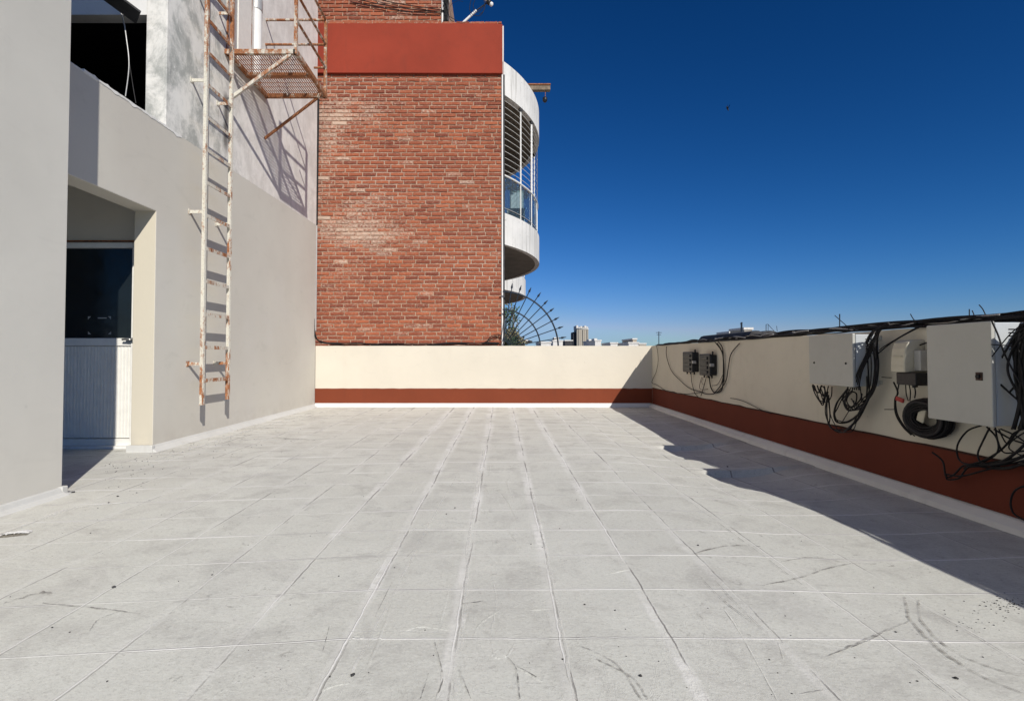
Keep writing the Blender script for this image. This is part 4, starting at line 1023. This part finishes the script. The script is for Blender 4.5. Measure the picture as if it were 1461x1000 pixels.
# beige optical terminal
X = XR-.14; Yf, Yn = F*X/(1270-PX), F*X/(1290-PX)
zt, zb = atx(1285, 485, X).z, atx(1285, 531, X).z
t = thing('optical_terminal', 'aged beige rounded plastic terminal box beside the larger grey cabinet', 'junction box', (XR, (Yf+Yn)/2, zb))
h = zt-zb
poly = [(XR, zb), (XR, zt), (X+.06, zt), (X+.025, zt-.02), (X+.01, zt-.06), (X, zb+.05), (X, zb)]
mb = MB(); mb.prism(poly, lambda p: (p[0], Yn, p[1]), lambda p: (p[0], Yf, p[1])); bd = mb.build('cover', M['beige'], t, .008, 3)
for k in range(2): MB().box(X-.004, X+.02, Yn+.02, Yf-.02, zb+h*(.18+.3*k), zb+h*(.20+.3*k)).build('ridge', M['beige'], bd)
MB().box(X+.06, XR-.005, Yn-.06, Yn-.003, zb+.01, zt-.07).build('mount_plate', M['alu_grey'], t, .005)
MB().box(X+.015, X+.10, Yn-.075, Yf-.03, zb-.085, zb-.002).build('connector_block', M['rubber'], t, .006)
for k in range(3): MB().tube([(X+.03+.03*k, Yn-.04+.03*k, zb-.05), (X+.03+.03*k, Yn-.04+.03*k, zb-.10)], .011, 8).build('gland', M['rubber'], t)
t = thing('loose_wires', 'thin wires dropping from the beige terminal box to the coil', 'wires', (XR, 3.5, .7))
W = [([(1275, 545), (1281, 560), (1277, 570), (1278, 590), (1288, 608), (1300, 620)], .008), ([(1283, 545), (1280, 562), (1278, 575), (1281, 592), (1292, 610), (1305, 622)], .006), ([(1292, 548), (1293, 562), (1296, 572)], .005),
     ([(1297, 548), (1299, 560), (1298, 572)], .005), ([(1303, 545), (1306, 558), (1305, 568)], .006), ([(1322, 489), (1306, 496), (1305, 508), (1312, 518), (1322, 527)], .007), ([(1262, 584), (1277, 584)], .004), ([(1258, 538), (1272, 539)], .004),
     ([(1302, 536), (1312, 537), (1322, 540)], .004), ([(1310, 514), (1322, 514)], .004)]
for i, (p, r_) in enumerate(W): xtube(p, r_, XR-.03, .01, parent=t, seed=120+i)
p0 = atx(1279, 568, XR-.045); p1 = atx(1289, 572, XR-.045)
tag(MB().bar(p0, p1, .012, .028).build('red_tag', M['red']), 'small red tag on the wire under the beige terminal box', 'tag')

# coil
t = thing('cable_coil', 'thick black coil of cable hanging under the larger grey cabinet', 'cable coil', (XR, 3.4, .55))
cc = atx(1323, 597, XR-.07); rr = random.Random(6)
yA = F*(XR-.07)/(1292-PX); yB_ = F*(XR-.07)/(1356-PX); ry = abs(yA-yB_)/2; rz = 29/750*cc.y
for k in range(44):
    a = rr.uniform(-.048, .024); b = rr.uniform(-.035, .035); P = []
    for i in range(28):
        th = 2*math.pi*i/28; P.append((cc.x+b, cc.y+(ry-.03+a)*math.cos(th), cc.z+(rz-.03+a)*math.sin(th)+.004*math.sin(3*th+k)))
    MB().tube(P, .0075, 6, closed=True).build('turn', M['black'] if k % 5 else M['black2'], t)
MB().obox(cc+Vector((-.0, .045, .02)), (.006, .028, .05), Matrix.Rotation(.3, 3, 'X')).build('coil_label', M['beige'], t, .004)

# cables below the large cabinet
t = thing('cable_tangle', 'black cables spilling below the larger grey cabinet over the terracotta band', 'cables', (XR, 2.9, .45))
W = [([(1400, 607), (1380, 615), (1366, 635), (1368, 655), (1382, 662), (1410, 660), (1461, 652)], .008), ([(1412, 610), (1402, 630), (1395, 648), (1402, 660), (1430, 663), (1470, 655)], .008),
     ([(1330, 645), (1345, 658), (1350, 680), (1362, 676), (1375, 664), (1400, 662), (1430, 667), (1470, 660)], .009), ([(1349, 676), (1370, 679), (1400, 672), (1430, 662), (1455, 640), (1475, 620)], .008),
     ([(1408, 609), (1422, 625), (1423, 645), (1405, 658), (1385, 664), (1376, 672), (1368, 682), (1352, 684), (1350, 676)], .008),
     ([(1420, 610), (1424, 630), (1432, 645), (1450, 645), (1475, 640)], .007), ([(1418, 612), (1440, 625), (1460, 632), (1480, 634)], .008), ([(1455, 612), (1430, 640), (1405, 656), (1380, 664)], .009),
     ([(1470, 625), (1450, 645), (1425, 660), (1395, 663), (1376, 668)], .012), ([(1480, 640), (1450, 655), (1420, 662), (1385, 665)], .014), ([(1428, 612), (1450, 622), (1475, 640)], .007),
     ([(1475, 650), (1445, 667), (1415, 668), (1390, 663)], .010), ([(1470, 612), (1445, 628), (1440, 640), (1458, 650)], .006), ([(1425, 612), (1436, 632), (1446, 618), (1461, 612)], .006)]
for i, (p, r_) in enumerate(W): xtube(p, r_*.85, XR-.05, .05, parent=t, seed=150+i)
o = xtube([(1475, 690), (1450, 698), (1442, 715), (1446, 732), (1462, 742)], .007, XR-.04, .01, seed=7, name='loose_cable'); tag(o, 'single cable loop hanging lowest on the terracotta band at the right edge', 'cable')
# cables in front of the large cabinet's side
t = thing('cable_tangle', 'black cables hanging in front of the side of the larger grey cabinet', 'cables', (XR, 2.7, .9))
W = [([(1415, 458, 2.62), (1424, 478, 2.63), (1430, 496, 2.64), (1438, 515, 2.66), (1455, 545, 2.68)], .006), ([(1462, 460, 2.70), (1440, 478, 2.66), (1415, 509, 2.625)], .004), ([(1414, 491.5, 2.622), (1445, 493.5, 2.65)], .004),
     ([(1470, 465), (1450, 475), (1440, 492), (1425, 520), (1422, 540), (1440, 560), (1470, 585)], .007), ([(1475, 470), (1455, 485), (1442, 505), (1438, 530), (1452, 560), (1470, 580)], .008), ([(1480, 475), (1460, 500), (1448, 530), (1455, 560), (1475, 590)], .009),
     ([(1461, 490), (1455, 520), (1450, 550), (1460, 600)], .010), ([(1468, 470), (1462, 520), (1456, 560), (1464, 610)], .011), ([(1480, 520), (1458, 540), (1440, 560)], .007), ([(1475, 490), (1466, 540), (1462, 600)], .012)]
for i, (p, r_) in enumerate(W): xtube(p, r_, 2.70, .03, parent=t, seed=170+i)
for k in range(10):
    rr = random.Random(200+k); x0 = 1462+rr.uniform(-6, 14)
    xtube([(x0, 462), (x0-rr.uniform(4, 14), 490), (x0-rr.uniform(2, 10), 530), (x0+rr.uniform(-4, 6), 570), (x0-rr.uniform(0, 14), 612)], rr.choice([.007, .009, .011]), 2.72, .05, parent=t, seed=200+k)

# ------------------------------------------------------------------ small things
# flaked paint piece at the far left
c = atz(20, 761, 0)
t = thing('paint_flake', 'curled white paint flake with grey underside on the floor at the left', 'debris', tuple(c))
mb = MB(); rr = random.Random(2); n = 26; vs = []
for i in range(n+1):
    a = atz(-8+48*i/n, 766.5-5.5*i/n+rr.uniform(-.5, .5), 0); e = math.sin(math.pi*min(.97, max(.06, i/n)))**.5
    b0 = fh(a.x, a.y); hg = (.014+.010*noise.noise(Vector((i*.6, 1, 1))))*e
    vs += [(a.x+rr.uniform(-.003, .003), a.y-.004*rr.random(), b0+hg), (a.x, a.y+.035*e, b0+hg*1.1), (a.x, a.y+(.075+.02*rr.random())*e, b0+.001)]
mb.add(vs, [(3*i+k, 3*i+k+1, 3*i+4+k, 3*i+3+k) for i in range(n) for k in range(2)]); mb.build('flake', M['kerb'], t)
mb = MB(); vs = []
for i in range(n+1):
    v = vs_ = mb; a = atz(-8+48*i/n, 767.5-5.5*i/n, 0); e = math.sin(math.pi*min(.97, max(.06, i/n)))**.5; b0 = fh(a.x, a.y)
    vs += [(a.x, a.y-.006*rr.random(), b0+.001), (a.x+rr.uniform(-.003, .003), a.y+.006, b0+(.011+.006*noise.noise(Vector((i*.6, 1, 1))))*e)]
mb.add(vs, [(2*i, 2*i+1, 2*i+3, 2*i+2) for i in range(n)])
mb.build('broken_edge', simple('grey_mortar', (.12, .11, .09), .9), t)
# pebbles / dark grit
def pebble_mesh(mb, p, r_, rr):
    pr = [(r_*.5, 0), (r_, r_*.4), (r_*.5, r_*.8)]; o = len(mb.v); mb.lathe(pr, (p.x, p.y, fh(p.x, p.y)), n=6)
    mb.v[o:] = [(v[0]+rr.uniform(-.3, .3)*r_, v[1]+rr.uniform(-.3, .3)*r_, v[2]) for v in mb.v[o:]]
stones = [(162, 837, .012, 'black pebble alone on the left half of the floor'), (637, 733, .008, 'tiny black pebble left of the centre seam'), (649, 724, .008, 'tiny black pebble just behind its neighbour by the centre seam'), (996, 778, .008, 'small dark pebble right of centre on the floor'), (503, 962, .011, 'dark pebble near the bottom edge left of centre'),
          (168, 708, .012, 'dark pebble near the doorway shadow'), (155, 717, .010, 'brown pebble right of the near wall corner'), (1364, 964, .009, 'black pebble bottom right on the sunlit floor'), (914, 964, .008, 'black pebble bottom right of centre'), (834, 862, .006, 'tiny dark pebble beside the right centre seam'), (1038, 656, .014, 'dark pebble inside the shadow of the right wall')]
for px_, py_, r_, lab in stones:
    rr = random.Random(int(px_)); mb = MB(); pebble_mesh(mb, atz(px_, py_, 0), r_*.7, rr); tag(mb.build('pebble', M['roofdark']), lab, 'pebble')
mb = MB(); rr = random.Random(77)
for i in range(70):
    px_, py_ = rr.gauss(1435, 24), rr.gauss(856, 7)
    if px_ > 1459: px_ -= 40
    pebble_mesh(mb, atz(px_, py_, 0), rr.uniform(.0012, .0036), rr)
for i in range(26): pebble_mesh(mb, atz(rr.uniform(1355, 1440), rr.uniform(862, 895), 0), rr.uniform(.0012, .003), rr)
for i in range(260):
    px_ = rr.uniform(150, 450); py_ = 640-(px_-220)*.28+abs(rr.gauss(0, 22)); 
    if py_ > 592: pebble_mesh(mb, atz(px_, py_, 0), rr.uniform(.0015, .0055), rr)
for i in range(90): pebble_mesh(mb, atz(rr.uniform(0, 1461), rr.uniform(640, 1000), 0), rr.uniform(.0015, .004), rr)
for v in range(len(mb.v)): pass
tag(mb.build('floor_grit', M['roofdark']), 'scattered dark grit and crumbs on the pale floor', 'grit', kind='stuff')
# scrap of dark tar at the near wall corner
tag(MB().obox(Vector((NX+.04, NY+.035, .006)), (.018, .007, .004), Matrix.Rotation(.5, 3, 'Z')).build('tar_scrap', M['roofdark'], None, .004), 'scrap of black tar at the foot of the near wall corner', 'debris')

# the bird
bc = aty(1038, 155, 40)
t = thing('bird', 'tiny dark bird flying in the open sky', 'bird', tuple(bc))
prof = [(.001, -.20), (.03, -.16), (.06, -.08), (.07, 0), (.05, .09), (.035, .12), (.04, .15), (.02, .19), (.001, .21)]
mb = MB(); mb.lathe(prof, (0, 0, 0), 'x', 10)
mb.v = [tuple(Matrix.Rotation(R(70), 3, 'Y') @ Vector(v)+bc) for v in mb.v]; mb.build('body', M['feather'], t)
for s_ in (-1, 1):
    mb = MB(); mb.add([bc+Vector(v) for v in ((0, 0, .05), (.05*s_, -.1, .10), (.10*s_, -.25, .26), (.06*s_, -.2, .05), (.0, -.02, -.06))], [(0, 1, 2, 3, 4)]); mb.build('wing', M['feather'], t)

# ------------------------------------------------------------------ light
SD = Vector((-1, 1.87, -1.46)).normalized()
sun = bpy.data.lights.new('sun', 'SUN'); sun.energy = 5.0; sun.angle = R(.53); sun.color = (1, .945, .86)
so = bpy.data.objects.new('sun', sun); C.objects.link(so); so.rotation_euler = SD.to_track_quat('-Z', 'Y').to_euler()
w = bpy.data.worlds.new('World'); sc.world = w; w.use_nodes = True; nt = w.node_tree
bg = nt.nodes['Background']; sky = nt.nodes.new('ShaderNodeTexSky'); sky.sky_type = 'NISHITA'; sky.sun_disc = False
sky.sun_elevation = math.asin(-SD.z); sky.sun_rotation = math.atan2(1, -1.87); sky.altitude = 800; sky.air_density = 1.0; sky.dust_density = .3; sky.ozone_density = 3.0
sp_ = nt.nodes.new('ShaderNodeSeparateColor'); cb_ = nt.nodes.new('ShaderNodeCombineColor'); nt.links.new(sky.outputs[0], sp_.inputs[0])
for i_, (k_, g_) in enumerate(((2.5, 2.32), (1.14, 1.46), (1.56, 1.38))):     # deeper, more saturated clear-sky blue
    o_ = sp_.outputs[i_]
    for op, v in (('MULTIPLY', .07), ('POWER', g_), ('MULTIPLY', k_), ('MINIMUM', (.31, .48, .70)[i_]), ('DIVIDE', .07)):
        m_ = nt.nodes.new('ShaderNodeMath'); m_.operation = op; m_.inputs[1].default_value = v; nt.links.new(o_, m_.inputs[0]); o_ = m_.outputs[0]
    nt.links.new(o_, cb_.inputs[i_])
nt.links.new(cb_.outputs[0], bg.inputs[0]); bg.inputs[1].default_value = .07

sc.render.engine = 'CYCLES'
sc.view_settings.view_transform = 'Standard'; sc.view_settings.look = 'None'; sc.view_settings.exposure = 0; sc.view_settings.gamma = 1
